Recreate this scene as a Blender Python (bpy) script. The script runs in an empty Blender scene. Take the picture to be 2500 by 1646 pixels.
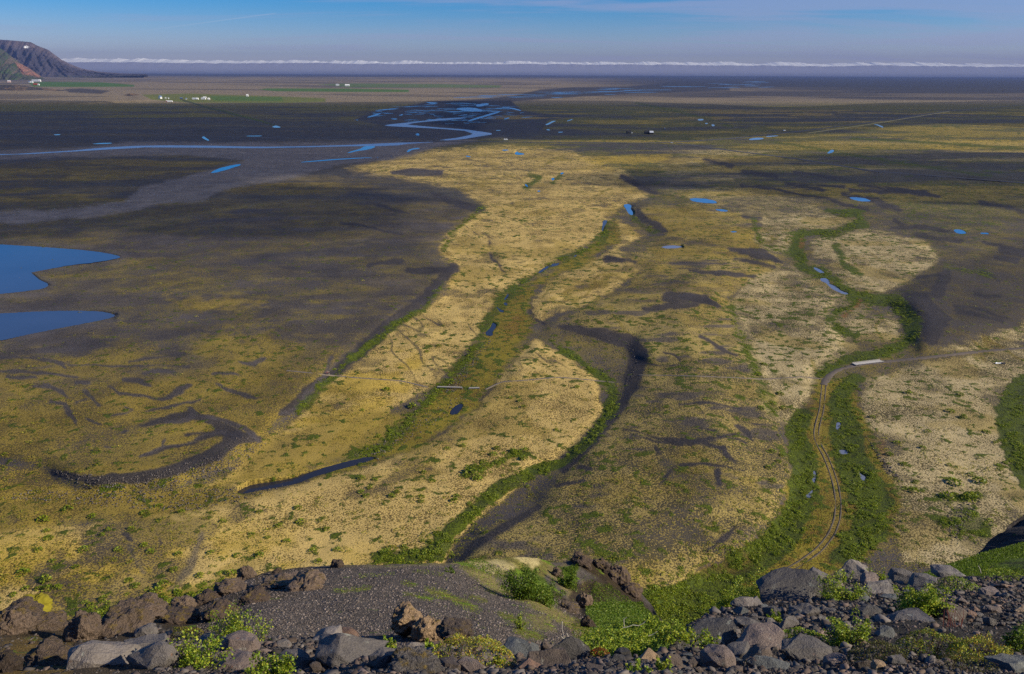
import bpy, bmesh, math, random
import numpy as np
from mathutils import Vector, Matrix
random.seed(7); RNG = np.random.default_rng(7)
SC = bpy.context.scene
COL = SC.collection

# ------------------------------------------------------------------ camera
W0, H0, FP = 2500.0, 1646.0, 1944.0            # photograph pixels and focal length in them
HC = 125.0                                     # height of the viewpoint above the plain
HORIZ = 177.5
PITCH = math.atan((823 - HORIZ) / FP); ROLL = 0.0045
f_ = np.array([0, math.cos(PITCH), -math.sin(PITCH)])
u0 = np.array([0, math.sin(PITCH), math.cos(PITCH)]); x0_ = np.array([1.0, 0, 0])
r_ = math.cos(ROLL) * x0_ + math.sin(ROLL) * u0
u_ = -math.sin(ROLL) * x0_ + math.cos(ROLL) * u0
CAM = np.array([0, 0, HC])
cd = bpy.data.cameras.new("camera"); cam = bpy.data.objects.new("camera", cd); COL.objects.link(cam)
cam.matrix_world = Matrix([[r_[i], u_[i], -f_[i], CAM[i]] for i in range(3)] + [[0, 0, 0, 1]])
cd.sensor_width = 36; cd.sensor_fit = 'HORIZONTAL'; cd.lens = FP / W0 * 36
cd.clip_start = 0.1; cd.clip_end = 250000
SC.camera = cam

def ray(px, py):
    a = (np.asarray(px, float) - 1250) / FP; b = (823 - np.asarray(py, float)) / FP
    return f_ + a[..., None] * r_ + b[..., None] * u_
def at_depth(px, py, t):
    return CAM + ray(px, py) * np.asarray(t, float)[..., None]
def D(pts):  # points read off the 2380 px wide view
    return [tuple([p[0] * 1.05042, p[1] * 1.05042] + [q * 1.05042 for q in p[2:]]) for p in pts]
def Z(x0, y0, pts, s=2.8333):
    return [tuple([x0 + p[0] / s, y0 + p[1] / s] + [q / s for q in p[2:]]) for p in pts]

# ------------------------------------------------------------------ numeric noise
def _h(ix, iy, s):
    n = (ix.astype(np.uint32) * np.uint32(374761393) + iy.astype(np.uint32) * np.uint32(668265263) + np.uint32((s * 974711 + 12345) & 0xffffffff))
    n = (n ^ (n >> np.uint32(13))) * np.uint32(1274126177)
    n = (n ^ (n >> np.uint32(16))) * np.uint32(2246822519)
    return ((n ^ (n >> np.uint32(15))) & np.uint32(0xffffff)).astype(np.float32) / np.float32(0xffffff)
def vnoise(x, y, s=0):
    fx = np.floor(x); fy = np.floor(y)
    ix = fx.astype(np.int64); iy = fy.astype(np.int64)
    tx = (x - fx).astype(np.float32); ty = (y - fy).astype(np.float32)
    tx = tx * tx * (3 - 2 * tx); ty = ty * ty * (3 - 2 * ty)
    a = _h(ix, iy, s); b = _h(ix + 1, iy, s); c = _h(ix, iy + 1, s); d = _h(ix + 1, iy + 1, s)
    return (a + (b - a) * tx) * (1 - ty) + (c + (d - c) * tx) * ty
def fbm(x, y, s=0, o=4, g=0.5):
    v = 0; a = 1; t = 0
    for i in range(o):
        v = v + a * vnoise(x * 2 ** i + 17.3 * i, y * 2 ** i - 9.1 * i, s + i); t += a; a *= g
    return v / t
def sst(e0, e1, x):
    t = np.clip((x - e0) / (e1 - e0), 0, 1); return t * t * (3 - 2 * t)

def sd_poly(X, Y, poly, margin=60):
    """signed distance in pixels, negative inside; +margin where far away"""
    P = np.array([p[:2] for p in poly], float)
    out = np.full(X.shape, float(margin), np.float32)
    sel = (X > P[:, 0].min() - margin) & (X < P[:, 0].max() + margin) & (Y > P[:, 1].min() - margin) & (Y < P[:, 1].max() + margin)
    x = X[sel]; y = Y[sel]
    if x.size == 0: return out
    d2 = np.full(x.shape, 1e12); ins = np.zeros(x.shape, bool)
    for i in range(len(P)):
        ax, ay = P[i]; bx, by = P[(i + 1) % len(P)]
        ex, ey = bx - ax, by - ay
        t = np.clip(((x - ax) * ex + (y - ay) * ey) / (ex * ex + ey * ey + 1e-9), 0, 1)
        d2 = np.minimum(d2, (x - ax - t * ex) ** 2 + (y - ay - t * ey) ** 2)
        if ay != by:
            c = (ay > y) != (by > y)
            ins ^= c & (x < (bx - ax) * (y - ay) / (by - ay) + ax)
    d = np.sqrt(d2); out[sel] = np.where(ins, -d, d); return out
def sd_stroke(X, Y, pts, margin=60, wscale=1.0, yw=1.0):
    P = np.array(pts, float); mw = P[:, 2].max() * wscale + margin
    out = np.full(X.shape, float(margin), np.float32)
    sel = (X > P[:, 0].min() - mw) & (X < P[:, 0].max() + mw) & (Y > P[:, 1].min() - mw) & (Y < P[:, 1].max() + mw)
    x = X[sel]; y = Y[sel] * yw
    if x.size == 0: return out
    d = np.full(x.shape, 1e9)
    for i in range(len(P) - 1):
        ax, ay, aw = P[i]; bx, by, bw = P[i + 1]; ay *= yw; by *= yw
        ex, ey = bx - ax, by - ay
        t = np.clip(((x - ax) * ex + (y - ay) * ey) / (ex * ex + ey * ey + 1e-9), 0, 1)
        d = np.minimum(d, np.hypot(x - ax - t * ex, y - ay - t * ey) - (aw + (bw - aw) * t) * wscale)
    out[sel] = d; return out

# ------------------------------------------------------------------ object helpers
def tag(o, label=None, cat=None, group=None, kind=None):
    if label: o['label'] = label
    if cat: o['category'] = cat
    if group: o['group'] = group
    if kind: o['kind'] = kind
    return o
def link(name, me, mat=None, parent=None):
    o = bpy.data.objects.new(name, me); COL.objects.link(o)
    if mat is not None and me is not None and len(me.materials) == 0: me.materials.append(mat)
    if parent: o.parent = parent
    return o
def empty(name, loc, rz=0.0):
    o = bpy.data.objects.new(name, None); COL.objects.link(o); o.location = loc; o.rotation_euler = (0, 0, rz); o.empty_display_size = 0.3
    return o
def mesh_np(name, V, faces, smooth=False, attrs=None, mats=None, fmat=None):
    V = np.asarray(V, np.float32); faces = np.asarray(faces, np.int32); k = faces.shape[1]
    me = bpy.data.meshes.new(name)
    me.vertices.add(len(V)); me.vertices.foreach_set("co", V.ravel())
    me.loops.add(faces.size); me.loops.foreach_set("vertex_index", faces.ravel())
    me.polygons.add(len(faces)); me.polygons.foreach_set("loop_start", np.arange(0, faces.size, k, dtype=np.int32))
    if smooth: me.polygons.foreach_set("use_smooth", np.ones(len(faces), bool))
    for n, a in (attrs or {}).items():
        if a.ndim == 2:
            at = me.attributes.new(n, 'FLOAT_COLOR', 'POINT')
            a4 = np.ones((len(V), 4), np.float32); a4[:, :a.shape[1]] = a
            at.data.foreach_set("color", a4.ravel())
        else:
            at = me.attributes.new(n, 'FLOAT', 'POINT'); at.data.foreach_set("value", a.astype(np.float32))
    me.update(calc_edges=True); return me
def grid_faces(R, C):
    i = np.arange(R * C).reshape(R, C)
    return np.stack([i[:-1, :-1], i[:-1, 1:], i[1:, 1:], i[1:, :-1]], -1).reshape(-1, 4)

class MB:
    """collects simple solids and links them as one mesh object"""
    def __init__(s): s.bm = bmesh.new()
    def box(s, c, size, rz=0.0, ry=0.0, bev=0.0):
        m = Matrix.Translation(c) @ Matrix.Rotation(rz, 4, 'Z') @ Matrix.Rotation(ry, 4, 'Y') @ Matrix.Diagonal((*size, 1))
        g = bmesh.ops.create_cube(s.bm, size=1, matrix=m)
        if bev > 0:
            es = list({e for v in g['verts'] for e in v.link_edges})
            bmesh.ops.bevel(s.bm, geom=es, offset=bev, segments=2, affect='EDGES', profile=0.7)
        return s
    def tube(s, pts, rad, n=6):
        pts = [Vector(p) for p in pts]; rings = []
        for i, p in enumerate(pts):
            d = (pts[min(i + 1, len(pts) - 1)] - pts[max(i - 1, 0)]).normalized()
            a = d.orthogonal().normalized(); b = d.cross(a)
            r = rad[i] if hasattr(rad, '__len__') else rad
            rings.append([s.bm.verts.new(p + (a * math.cos(2 * math.pi * k / n) + b * math.sin(2 * math.pi * k / n)) * r) for k in range(n)])
        for i in range(len(rings) - 1):
            for k in range(n):
                s.bm.faces.new((rings[i][k], rings[i][(k + 1) % n], rings[i + 1][(k + 1) % n], rings[i + 1][k]))
        s.bm.faces.new(rings[0][::-1]); s.bm.faces.new(rings[-1]); return s
    def prism(s, prof, y0, y1, axis='y'):
        f = (lambda p, y: (p[0], y, p[1])) if axis == 'y' else (lambda p, y: (y, p[0], p[1]))
        a = [s.bm.verts.new(f(p, y0)) for p in prof]; b = [s.bm.verts.new(f(p, y1)) for p in prof]
        n = len(prof)
        s.bm.faces.new(a); s.bm.faces.new(b[::-1])
        for k in range(n): s.bm.faces.new((a[k], b[k], b[(k + 1) % n], a[(k + 1) % n]))
        return s
    def build(s, name, mat, parent=None, smooth=False):
        bmesh.ops.recalc_face_normals(s.bm, faces=s.bm.faces[:])
        me = bpy.data.meshes.new(name); s.bm.to_mesh(me); s.bm.free()
        if smooth: me.polygons.foreach_set("use_smooth", np.ones(len(me.polygons), bool))
        return link(name, me, mat, parent)

# ------------------------------------------------------------------ materials
class NT:
    def __init__(s, mat): s.t = mat.node_tree; s.n = s.t.nodes; s.l = s.t.links
    def add(s, typ, ins=None, **kw):
        n = s.n.new(typ)
        for k, v in kw.items(): setattr(n, k, v)
        for k, v in (ins or {}).items():
            if isinstance(v, bpy.types.NodeSocket): s.l.new(v, n.inputs[k])
            else: n.inputs[k].default_value = v
        return n
    def math(s, op, a, b=0.0, c=0.0, clamp=False):
        n = s.add('ShaderNodeMath', operation=op, use_clamp=clamp)
        for i, v in enumerate((a, b, c)):
            if isinstance(v, bpy.types.NodeSocket): s.l.new(v, n.inputs[i])
            else: n.inputs[i].default_value = v
        return n.outputs[0]
    def mix(s, fac, a, b, blend='MIX'):
        n = s.add('ShaderNodeMix', data_type='RGBA', blend_type=blend)
        for i, v in ((0, fac), (6, a), (7, b)):
            if isinstance(v, bpy.types.NodeSocket): s.l.new(v, n.inputs[i])
            else: n.inputs[i].default_value = (v if i == 0 else (*v, 1) if len(v) == 3 else v)
        return n.outputs[2]
    def noise(s, vec, scale, detail=4, rough=0.55, dist=0.0):
        n = s.add('ShaderNodeTexNoise', {'Vector': vec, 'Scale': scale, 'Detail': detail, 'Roughness': rough, 'Distortion': dist})
        return n.outputs['Fac']
    def ramp(s, fac, a, b):
        n = s.add('ShaderNodeMapRange', {'Value': fac, 'From Min': a, 'From Max': b}, interpolation_type='SMOOTHSTEP')
        return n.outputs[0]
def new_mat(name):
    m = bpy.data.materials.new(name); m.use_nodes = True
    t = NT(m); b = t.n['Principled BSDF']; b.inputs['Roughness'].default_value = 0.9
    b.inputs['Specular IOR Level'].default_value = 0.2
    return m, t, b

def ground_material(name, base_scale=0.12, bump=0.35, detail=8, green=(0.055, 0.085, 0.008), gscale=0.16, rough=0.68, fine=7.5):
    m, t, b = new_mat(name)
    pos = t.add('ShaderNodeNewGeometry').outputs['Position']
    ca = t.add('ShaderNodeAttribute', attribute_name='cover_col'); ga = t.add('ShaderNodeAttribute', attribute_name='gap_col')
    nf = t.noise(pos, base_scale * fine, detail - 2, .62); nc = t.noise(pos, base_scale * .55, 5, .62)
    n1 = t.math('ADD', t.math('MULTIPLY', nf, .74), t.math('MULTIPLY', nc, .26))
    thr = t.math('MULTIPLY_ADD', ca.outputs['Alpha'], -0.25, 0.625)
    d = t.math('SUBTRACT', n1, thr)
    fac = t.ramp(d, -0.028, 0.028)
    c = t.mix(fac, ga.outputs['Color'], ca.outputs['Color'])
    n2 = t.noise(t.add('ShaderNodeVectorMath', {0: pos, 1: (37, 91, 13)}, operation='ADD').outputs[0], gscale, 5, 0.6)
    thr2 = t.math('MULTIPLY_ADD', ga.outputs['Alpha'], -0.33, 0.665)
    gf = t.ramp(t.math('SUBTRACT', n2, thr2), -0.03, 0.05)
    n3 = t.noise(pos, base_scale * 18, 3, 0.65)
    gcol = t.mix(t.ramp(n3, 0.35, 0.65), tuple(0.55 * x for x in green), tuple(1.5 * x for x in green))
    c = t.mix(gf, c, gcol)
    n4 = t.noise(pos, base_scale * 0.25, 3, 0.5)
    v = t.math('MULTIPLY_ADD', n4, 0.7, 0.65)
    v = t.math('MULTIPLY', v, t.math('MULTIPLY_ADD', n3, 0.9, 0.55))
    c = t.mix(1.0, c, t.add('ShaderNodeCombineColor', {0: v, 1: v, 2: v}).outputs[0], 'MULTIPLY')
    t.l.new(c, b.inputs['Base Color'])
    hgt = t.math('ADD', t.math('MULTIPLY', fac, 0.5), t.math('ADD', n1, t.math('MULTIPLY', gf, 0.8)))
    bp = t.add('ShaderNodeBump', {'Height': hgt, 'Strength': 0.75, 'Distance': bump})
    t.l.new(bp.outputs[0], b.inputs['Normal'])
    return m
def plain_mat(name, col, rough=0.85, var=0.25, scale=6.0, spec=0.3, coord='Object'):
    m, t, b = new_mat(name)
    tc = t.add('ShaderNodeTexCoord').outputs[coord]
    n = t.noise(tc, scale, 5, 0.6)
    c = t.mix(n, tuple(x * (1 - var) for x in col), tuple(min(1, x * (1 + var)) for x in col))
    t.l.new(c, b.inputs['Base Color']); b.inputs['Roughness'].default_value = rough; b.inputs['Specular IOR Level'].default_value = spec
    return m
def water_mat(name, col, rough=0.08, ripple=0.02, scale=0.6):
    m, t, b = new_mat(name)
    pos = t.add('ShaderNodeNewGeometry').outputs['Position']
    n = t.noise(pos, 0.02, 5, 0.6)
    t.l.new(t.mix(n, tuple(x * 0.75 for x in col), tuple(x * 1.25 for x in col)), b.inputs['Base Color'])
    b.inputs['Roughness'].default_value = rough; b.inputs['IOR'].default_value = 1.33; b.inputs['Specular IOR Level'].default_value = 0.5
    bp = t.add('ShaderNodeBump', {'Height': t.noise(pos, scale, 3, 0.6), 'Strength': 0.3, 'Distance': ripple})
    t.l.new(bp.outputs[0], b.inputs['Normal']); return m

# ------------------------------------------------------------------ valley plain, laid out by sight lines
ys = np.concatenate([np.arange(180.2, 230, 0.4), np.arange(230, 300, 0.7), np.arange(300, 460, 1.2), np.arange(460, 1610, 2.2)])
ys = ys[::-1].copy()                      # near to far
xs = np.arange(-420, 2925, 2.6)
PX, PY = np.meshgrid(xs, ys)
HZ = HORIZ + (PX - 1250) * ROLL           # horizon row at each column
PYr = 1610 + (PY - 1610) * (1610 - (HZ + 2.9)) / (1610 - 180.2)   # rows follow the slightly tilted horizon
PY = PYr
RAY = ray(PX, PY)
T0 = HC / -RAY[..., 2]
WX = RAY[..., 0] * T0; WY = RAY[..., 1] * T0
# wavering outlines, in pixels
wpx = PX + 16 * (fbm(PX / 46, PY / 24, 3, 4) - 0.5) + 5 * (fbm(WX / 9, WY / 9, 5, 2) - 0.5)
wpy = PY + (7 * (fbm(PX / 40, PY / 22, 9, 4) - 0.5) + 2.5 * (fbm(WX / 7, WY / 7, 11, 2) - 0.5)) * sst(230, 700, PY) * 1.6

# --- relief (metres above the river plain)
left_terrace = D([(-500, 560), (300, 520), (820, 440), (1020, 452), (1125, 478), (1045, 540), (1010, 580), (1062, 622), (1030, 680), (920, 742), (765, 860), (705, 935),
                  (640, 985), (612, 1022), (530, 1088), (410, 1132), (220, 1140), (105, 1088), (0, 1066), (-500, 1060)])
terr_a = D([(1430, 512), (1512, 540), (1440, 580), (1502, 620), (1420, 682), (1318, 728), (1244, 752), (1228, 700), (1300, 640), (1380, 602), (1446, 560), (1422, 535)])
terr_b = D([(1244, 782), (1300, 822), (1392, 880), (1404, 960), (1310, 1056), (1250, 1085), (1150, 1180), (1050, 1260), (1000, 1400), (600, 1600), (-500, 1600), (-500, 1255),
            (0, 1235), (300, 1205), (560, 1158), (860, 1084), (980, 1038), (1100, 952), (1152, 890), (1200, 835)])
hill_c = D([(1288, 752), (1480, 786), (1496, 850), (1444, 950), (1352, 1044), (1250, 1180), (1112, 1240), (1060, 1320), (1150, 1500), (1500, 1420), (1640, 1318), (1720, 1290),
            (1800, 1200), (1842, 1100), (1800, 960), (1762, 860), (1722, 770), (1690, 690), (1822, 612), (1762, 560), (1748, 505), (1650, 470), (1490, 480), (1500, 520),
            (1545, 545), (1500, 580), (1420, 588), (1500, 628), (1420, 690), (1310, 732)])
ridge_r = D([(2085, 690), (2180, 615), (2240, 606), (2340, 576), (2420, 556), (2800, 540), (2800, 700), (2400, 745), (2300, 785), (2200, 806), (2140, 812), (2118, 750)])
terr_r1 = D([(1770, 512), (1900, 486), (1980, 520), (1850, 545), (1835, 585), (1800, 590), (1755, 560)])
terr_r2 = D([(1880, 555), (2000, 530), (2150, 560), (2190, 600), (2100, 662), (2050, 682), (1975, 662), (1900, 600)])
terr_r3 = D([(1740, 650), (1850, 630), (1955, 690), (1925, 735), (1970, 790), (1890, 858), (1880, 930), (1830, 985), (1790, 900), (1750, 800), (1705, 700)])
terr_r4 = D([(2005, 890), (2120, 850), (2420, 795), (2900, 780), (2900, 1350), (2300, 1330), (2100, 1310), (2068, 1200), (2032, 1060), (2000, 960)])
def bump_of(poly, w, mar=90): return sst(0, -w, sd_poly(wpx, wpy, poly, mar))
Hh = np.zeros_like(PX); smx = PX + 20 * (fbm(PX / 60, PY / 36, 3, 2) - 0.5); smy = PY + 10 * (fbm(PX / 60, PY / 36, 9, 2) - .5)
far_f = sst(1500, 300, PY)
Hh += 3.4 * sst(26, -36, sd_poly(smx, smy, left_terrace, 90))
Hh += 1.3 * bump_of(terr_a, 22) + 1.1 * bump_of(terr_b, 22)
Hh += 3.5 * sst(38, -34, sd_poly(smx, smy, hill_c, 90)) + 3.0 * sst(0, -170, sd_poly(wpx, wpy, hill_c, 200))
Hh += 4.4 * sst(34, -48, sd_poly(smx, smy, ridge_r, 90))
for p in (terr_r1, terr_r2, terr_r3): Hh += .8 * bump_of(p, 20)
Hh += .4 * bump_of(terr_r4, 30)
# narrow dry gullies and cut banks on the central moss flat
for st, dz in ((D([(1135, 552, 5), (1142, 590, 5), (1170, 632, 4)]), -.6), (D([(1212, 490, 6), (1222, 515, 6)]), -.5), (D([(1236, 488, 5), (1240, 512, 5)]), -.5),
               (D([(1960, 575, 7), (1985, 610, 7), (2040, 655, 6)]), -.5)):
    Hh += dz * sst(4, -4, sd_stroke(wpx, wpy, st, 30))
n_big = fbm(WX / 130, WY / 130, 21, 4) - 0.5
n_med = fbm(WX / 28, WY / 28, 31, 3) - 0.5
n_sml = fbm(WX / 6, WY / 6, 41, 2) - 0.5
hum = sst(250, 500, PY)
Hh += n_big * (4.4 + 3.5 * sst(1000, 420, PY)) * hum + n_med * 2.1 * hum + n_sml * 0.5 * sst(500, 800, PY)
# moraine hummocks of the middle distance
mor = sst(0, -40, sd_poly(wpx, wpy, D([(1420, 400), (1700, 350), (2600, 400), (2600, 600), (2200, 600), (1900, 460), (1650, 470), (1450, 470)]), 80))
Hh += mor * 9 * np.clip(fbm(WX / 90, WY / 90, 77, 3) - 0.5, 0, 1)
Hh += 10 * sst(0, -9, sd_poly(wpx, wpy, D([(-500, 235), (-500, 196), (40, 196), (110, 206), (180, 214), (250, 218), (296, 225), (320, 218), (352, 222), (395, 236), (200, 245)]), 40))

def soften(A, n):
    for _ in range(n):
        A[1:-1] = (A[:-2] + 2 * A[1:-1] + A[2:]) / 4; A[:, 1:-1] = (A[:, :-2] + 2 * A[:, 1:-1] + A[:, 2:]) / 4
    return A
Hh = soften(Hh, 14)
# --- water bodies: level, with the ground dished under them
lake_far = Z(0, 400, [(-900, 520), (0, 557), (300, 575), (600, 598), (780, 625), (845, 645), (800, 660), (640, 685), (480, 702), (330, 730), (215, 752), (270, 800), (350, 838), (300, 865), (150, 885), (0, 900), (-900, 980)])
lake_near = Z(0, 400, [(-900, 1060), (0, 1035), (250, 1022), (500, 1015), (700, 1020), (800, 1042), (780, 1065), (640, 1095), (400, 1140), (200, 1180), (0, 1225), (-900, 1400)])
river_l = Z(0, 0, [(-900, 1075), (0, 1066), (100, 1066), (500, 1042), (700, 1022), (1000, 1006), (1400, 1007), (1800, 1016), (2100, 1012), (2380, 1004), (2700, 990), (3010, 977), (3020, 984), (2820, 996), (2720, 1010), (2380, 1013),
           (2100, 1020), (1800, 1026), (1400, 1022), (1000, 1020), (720, 1036), (520, 1048), (100, 1072), (-900, 1090)])
river_m = Z(830, 0, [(680, 968), (800, 955), (900, 935), (920, 925), (860, 905), (700, 892), (520, 882), (430, 878), (300, 870), (330, 862), (450, 850), (560, 838), (700, 820), (900, 810), (820, 825), (650, 838), (520, 850), (460, 862), (560, 872),
           (700, 884), (860, 895), (960, 908), (1080, 926), (960, 945), (840, 965), (700, 974)])
ponds = [Z(0, 400, [(1450, 62), (1520, 30), (1600, 10), (1660, 2), (1670, 8), (1620, 25), (1540, 50), (1470, 66)]),
         Z(0, 0, [(2060, 1122), (2380, 1095), (2700, 1085), (2380, 1102), (2100, 1124)]),
         Z(830, 0, [(50, 1055), (140, 1030), (170, 1010), (260, 1012), (200, 1035), (120, 1045), (60, 1060)]),
         Z(830, 0, [(460, 1050), (480, 1030), (550, 1022), (550, 1030), (500, 1036), (470, 1055)]),
         Z(0, 0, [(625, 996), (700, 989), (780, 988), (770, 994), (690, 997)]), Z(0, 0, [(1700, 940), (1810, 938), (1815, 943), (1710, 944)]),
         Z(0, 0, [(1395, 950), (1410, 942), (1425, 955), (1450, 970), (1440, 975), (1410, 962)]), Z(0, 0, [(1885, 875), (1910, 868), (1945, 880), (1930, 885), (1885, 882)]),
         Z(0, 0, [(370, 931), (420, 928), (415, 934), (375, 936)]),
         Z(1660, 400, [(65, 240), (120, 238), (200, 245), (260, 262), (250, 275), (180, 272), (100, 262), (70, 252)]), Z(1660, 400, [(240, 312), (300, 315), (340, 325), (310, 333), (260, 325)]),
         Z(1660, 400, [(345, 468), (390, 466), (400, 473), (360, 476)]), Z(1660, 400, [(1165, 230), (1240, 232), (1300, 245), (1330, 260), (1250, 262), (1190, 245)]),
         Z(1660, 400, [(1890, 455), (1940, 453), (1975, 470), (1985, 483), (1940, 486), (1905, 476)]), Z(1660, 400, [(2070, 476), (2130, 478), (2140, 487), (2090, 486)]),
         Z(830, 400, [(1958, 285), (1990, 275), (2020, 290), (2010, 310), (2030, 335), (2025, 357), (2000, 350), (1985, 325)]),
         Z(1660, 0, [(470, 965), (520, 952), (585, 955), (570, 965), (490, 970)]), Z(1660, 0, [(590, 942), (680, 937), (675, 943), (600, 948)]),
         Z(1660, 0, [(1015, 1062), (1040, 1040), (1060, 1035), (1068, 1048), (1040, 1062)]), Z(1660, 0, [(1335, 858), (1370, 862), (1410, 878), (1405, 886), (1365, 868)]),
         Z(1660, 0, [(120, 825), (160, 822), (165, 832), (130, 836)]), Z(1660, 0, [(215, 862), (235, 860), (242, 872), (225, 875)]), Z(1660, 0, [(170, 852), (190, 850), (195, 857), (178, 859)]),
         Z(1180, 290, [(720, 65), (780, 40), (800, 25), (855, 24), (800, 45), (760, 70), (730, 76)], 4.76), Z(1180, 290, [(728, 125), (760, 120), (778, 134), (745, 136)], 4.76),
         Z(1180, 290, [(862, 154), (920, 150), (930, 158), (880, 163)], 4.76), Z(1180, 290, [(145, 134), (190, 131), (210, 138), (150, 142)], 4.76),
         Z(1180, 290, [(968, 25), (1030, 5), (1045, 8), (980, 32)], 4.76), Z(1180, 290, [(215, 362), (260, 358), (318, 368), (225, 372)], 4.76),
         Z(1180, 290, [(362, 405), (390, 378), (410, 395), (478, 405), (470, 418), (380, 420)], 4.76), Z(980, 310, [(1430, 650), (1480, 642), (1560, 665), (1530, 676), (1450, 668)], 9.15),
         Z(980, 310, [(325, 170), (350, 160), (400, 175), (390, 200), (350, 195)], 9.15),
         Z(830, 400, [(1272, 145), (1290, 140), (1302, 155), (1295, 163)]), Z(830, 400, [(1460, 102), (1480, 95), (1485, 110), (1468, 116)]), Z(830, 400, [(1525, 62), (1548, 58), (1545, 70), (1530, 74)]),
         Z(830, 400, [(1365, 185), (1385, 184), (1388, 193), (1370, 194)])]
silver_pond = Z(830, 400, [(2220, 575), (2280, 563), (2360, 568), (2370, 578), (2300, 587), (2240, 585)])
braid = []
rb = random.Random(3)
def sliver(x, y, L, th, sl): return [(x - L / 2, y + sl), (x - L * .2, y - th * .6 + sl * .4), (x + L * .25, y - th - sl * .3), (x + L / 2, y - sl), (x + L * .2, y + th * .5 - sl * .2), (x - L * .25, y + th + sl * .5)]
for k in range(210):                                   # strands of the braided river fan
    x = rb.uniform(905, 1290); y = rb.uniform(251, 304)
    ex = (x - 1105) / 200; ey = (y - 277) / 27
    if ex * ex + ey * ey > 1 or (y > 290 and x > 1180): continue
    dense = 1.0 if 1090 < x < 1240 and y < 290 else 0.5
    if rb.random() < dense: braid.append(sliver(x, y, rb.uniform(14, 60) * (1.2 if y < 275 else 0.6), rb.uniform(0.25, 0.7), rb.uniform(-1.6, 1.2)))
for k in range(46):                                    # its far reach towards the sea
    t = rb.random(); x = 1180 + 640 * t + rb.uniform(-90, 90); y = 240 - 36 * t + rb.uniform(-6, 7)
    braid.append(sliver(x, y, rb.uniform(30, 110), rb.uniform(0.3, 0.7), rb.uniform(-.6, .8)))
for z in ([(180, 815), (230, 795), (290, 780), (270, 795), (215, 812)], [(240, 765), (330, 755), (430, 745), (330, 762)], [(400, 800), (440, 788), (430, 800)], [(340, 822), (400, 820), (390, 830)], [(580, 705), (690, 712), (640, 722)],
          [(780, 750), (920, 742), (1010, 770), (880, 775)], [(930, 730), (1010, 712), (1040, 722), (960, 742)], [(880, 835), (1000, 798), (1100, 770), (1110, 776), (1010, 808), (900, 840)],
          [(1100, 740), (1190, 745), (1250, 762), (1255, 770), (1190, 755)], [(1130, 825), (1165, 812), (1175, 818), (1140, 828)], [(520, 930), (540, 920), (552, 935), (535, 940)], [(105, 832), (125, 828), (128, 834)]):
    braid.append(Z(830, 0, z))
stream_c = [Z(830, 400, [(1820, 395), (1845, 388), (1850, 400), (1830, 430), (1820, 465), (1808, 462), (1815, 425)]), Z(830, 400, [(1370, 750), (1420, 712), (1470, 690), (1520, 684), (1505, 705), (1450, 712), (1415, 735), (1385, 758)]),
            Z(830, 400, [(1620, 635), (1640, 628), (1635, 640), (1615, 648)]), Z(830, 400, [(1130, 945), (1160, 900), (1172, 905), (1150, 940)]), Z(830, 400, [(1130, 962), (1155, 958), (1158, 980), (1138, 980)]),
            Z(830, 400, [(1080, 985), (1110, 1010), (1135, 1015), (1130, 1030), (1105, 1025)]), Z(830, 400, [(1005, 1170), (1040, 1135), (1055, 1095), (1085, 1115), (1070, 1140), (1035, 1185), (1015, 1190)]),
            Z(830, 800, [(1040, 0), (1085, -5), (1050, 30), (1060, 50), (1030, 60), (1010, 35)]), Z(830, 800, [(750, 600), (790, 545), (830, 525), (855, 535), (835, 570), (800, 605)]),
            Z(0, 800, [(1630, 1140), (1720, 1090), (1850, 1070), (2000, 1050), (2120, 1005), (2270, 960), (2400, 925), (2560, 890), (2600, 905), (2480, 945), (2330, 985), (2250, 1010), (2150, 1040), (2060, 1080), (1900, 1110), (1780, 1130), (1680, 1152)])]
stream_r = [Z(1660, 400, [(920, 715), (950, 720), (1000, 750), (985, 760), (940, 740)]), Z(1660, 400, [(970, 795), (1000, 788), (1030, 800), (1035, 830), (1080, 850), (1120, 880), (1165, 895), (1160, 908), (1110, 895), (1050, 865), (1010, 825), (975, 812)]),
            Z(1660, 800, [(1085, 655), (1110, 655), (1112, 690), (1085, 710), (1075, 690)]), Z(1660, 800, [(1090, 850), (1130, 845), (1165, 855), (1160, 880), (1110, 875)]),
            Z(1660, 800, [(1235, 975), (1248, 1010), (1285, 1030), (1275, 1065), (1255, 1050), (1238, 1010)]), Z(1660, 800, [(925, 985), (940, 1000), (942, 1040), (930, 1075), (915, 1060), (925, 1020)]), Z(1660, 800, [(865, 1165), (900, 1135), (915, 1120), (920, 1150), (900, 1180), (875, 1182)])]
WATERS = [("lake", [lake_far], 'lake'), ("lake", [lake_near], 'lake'), ("river", [river_l, river_m], 'silt')] + [("pond", [p], 'pond') for p in ponds] + \
         [("pond", [silver_pond], 'silver'), ("braided_river", braid, 'braid'), ("stream", stream_c, 'stream'), ("stream", stream_r, 'silver')]
water_level = []
def rowcol(px, py):
    c = int(np.clip(round((px - xs[0]) / 2.6), 0, len(xs) - 1))
    r = int(np.clip(np.searchsorted(-PY[:, c], -py), 1, len(ys) - 1)); return r, c
for nm, polys, kind in WATERS:
    lv = []
    for p in polys:
        hs = [Hh[rowcol(q[0], q[1])] for q in p if xs[0] < q[0] < xs[-1]]
        lv.append(float(np.percentile(hs, 25)) if hs else 0.0)
    if nm == "stream":
        pass
    water_level.append(lv)
shore = np.zeros_like(PX)
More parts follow.
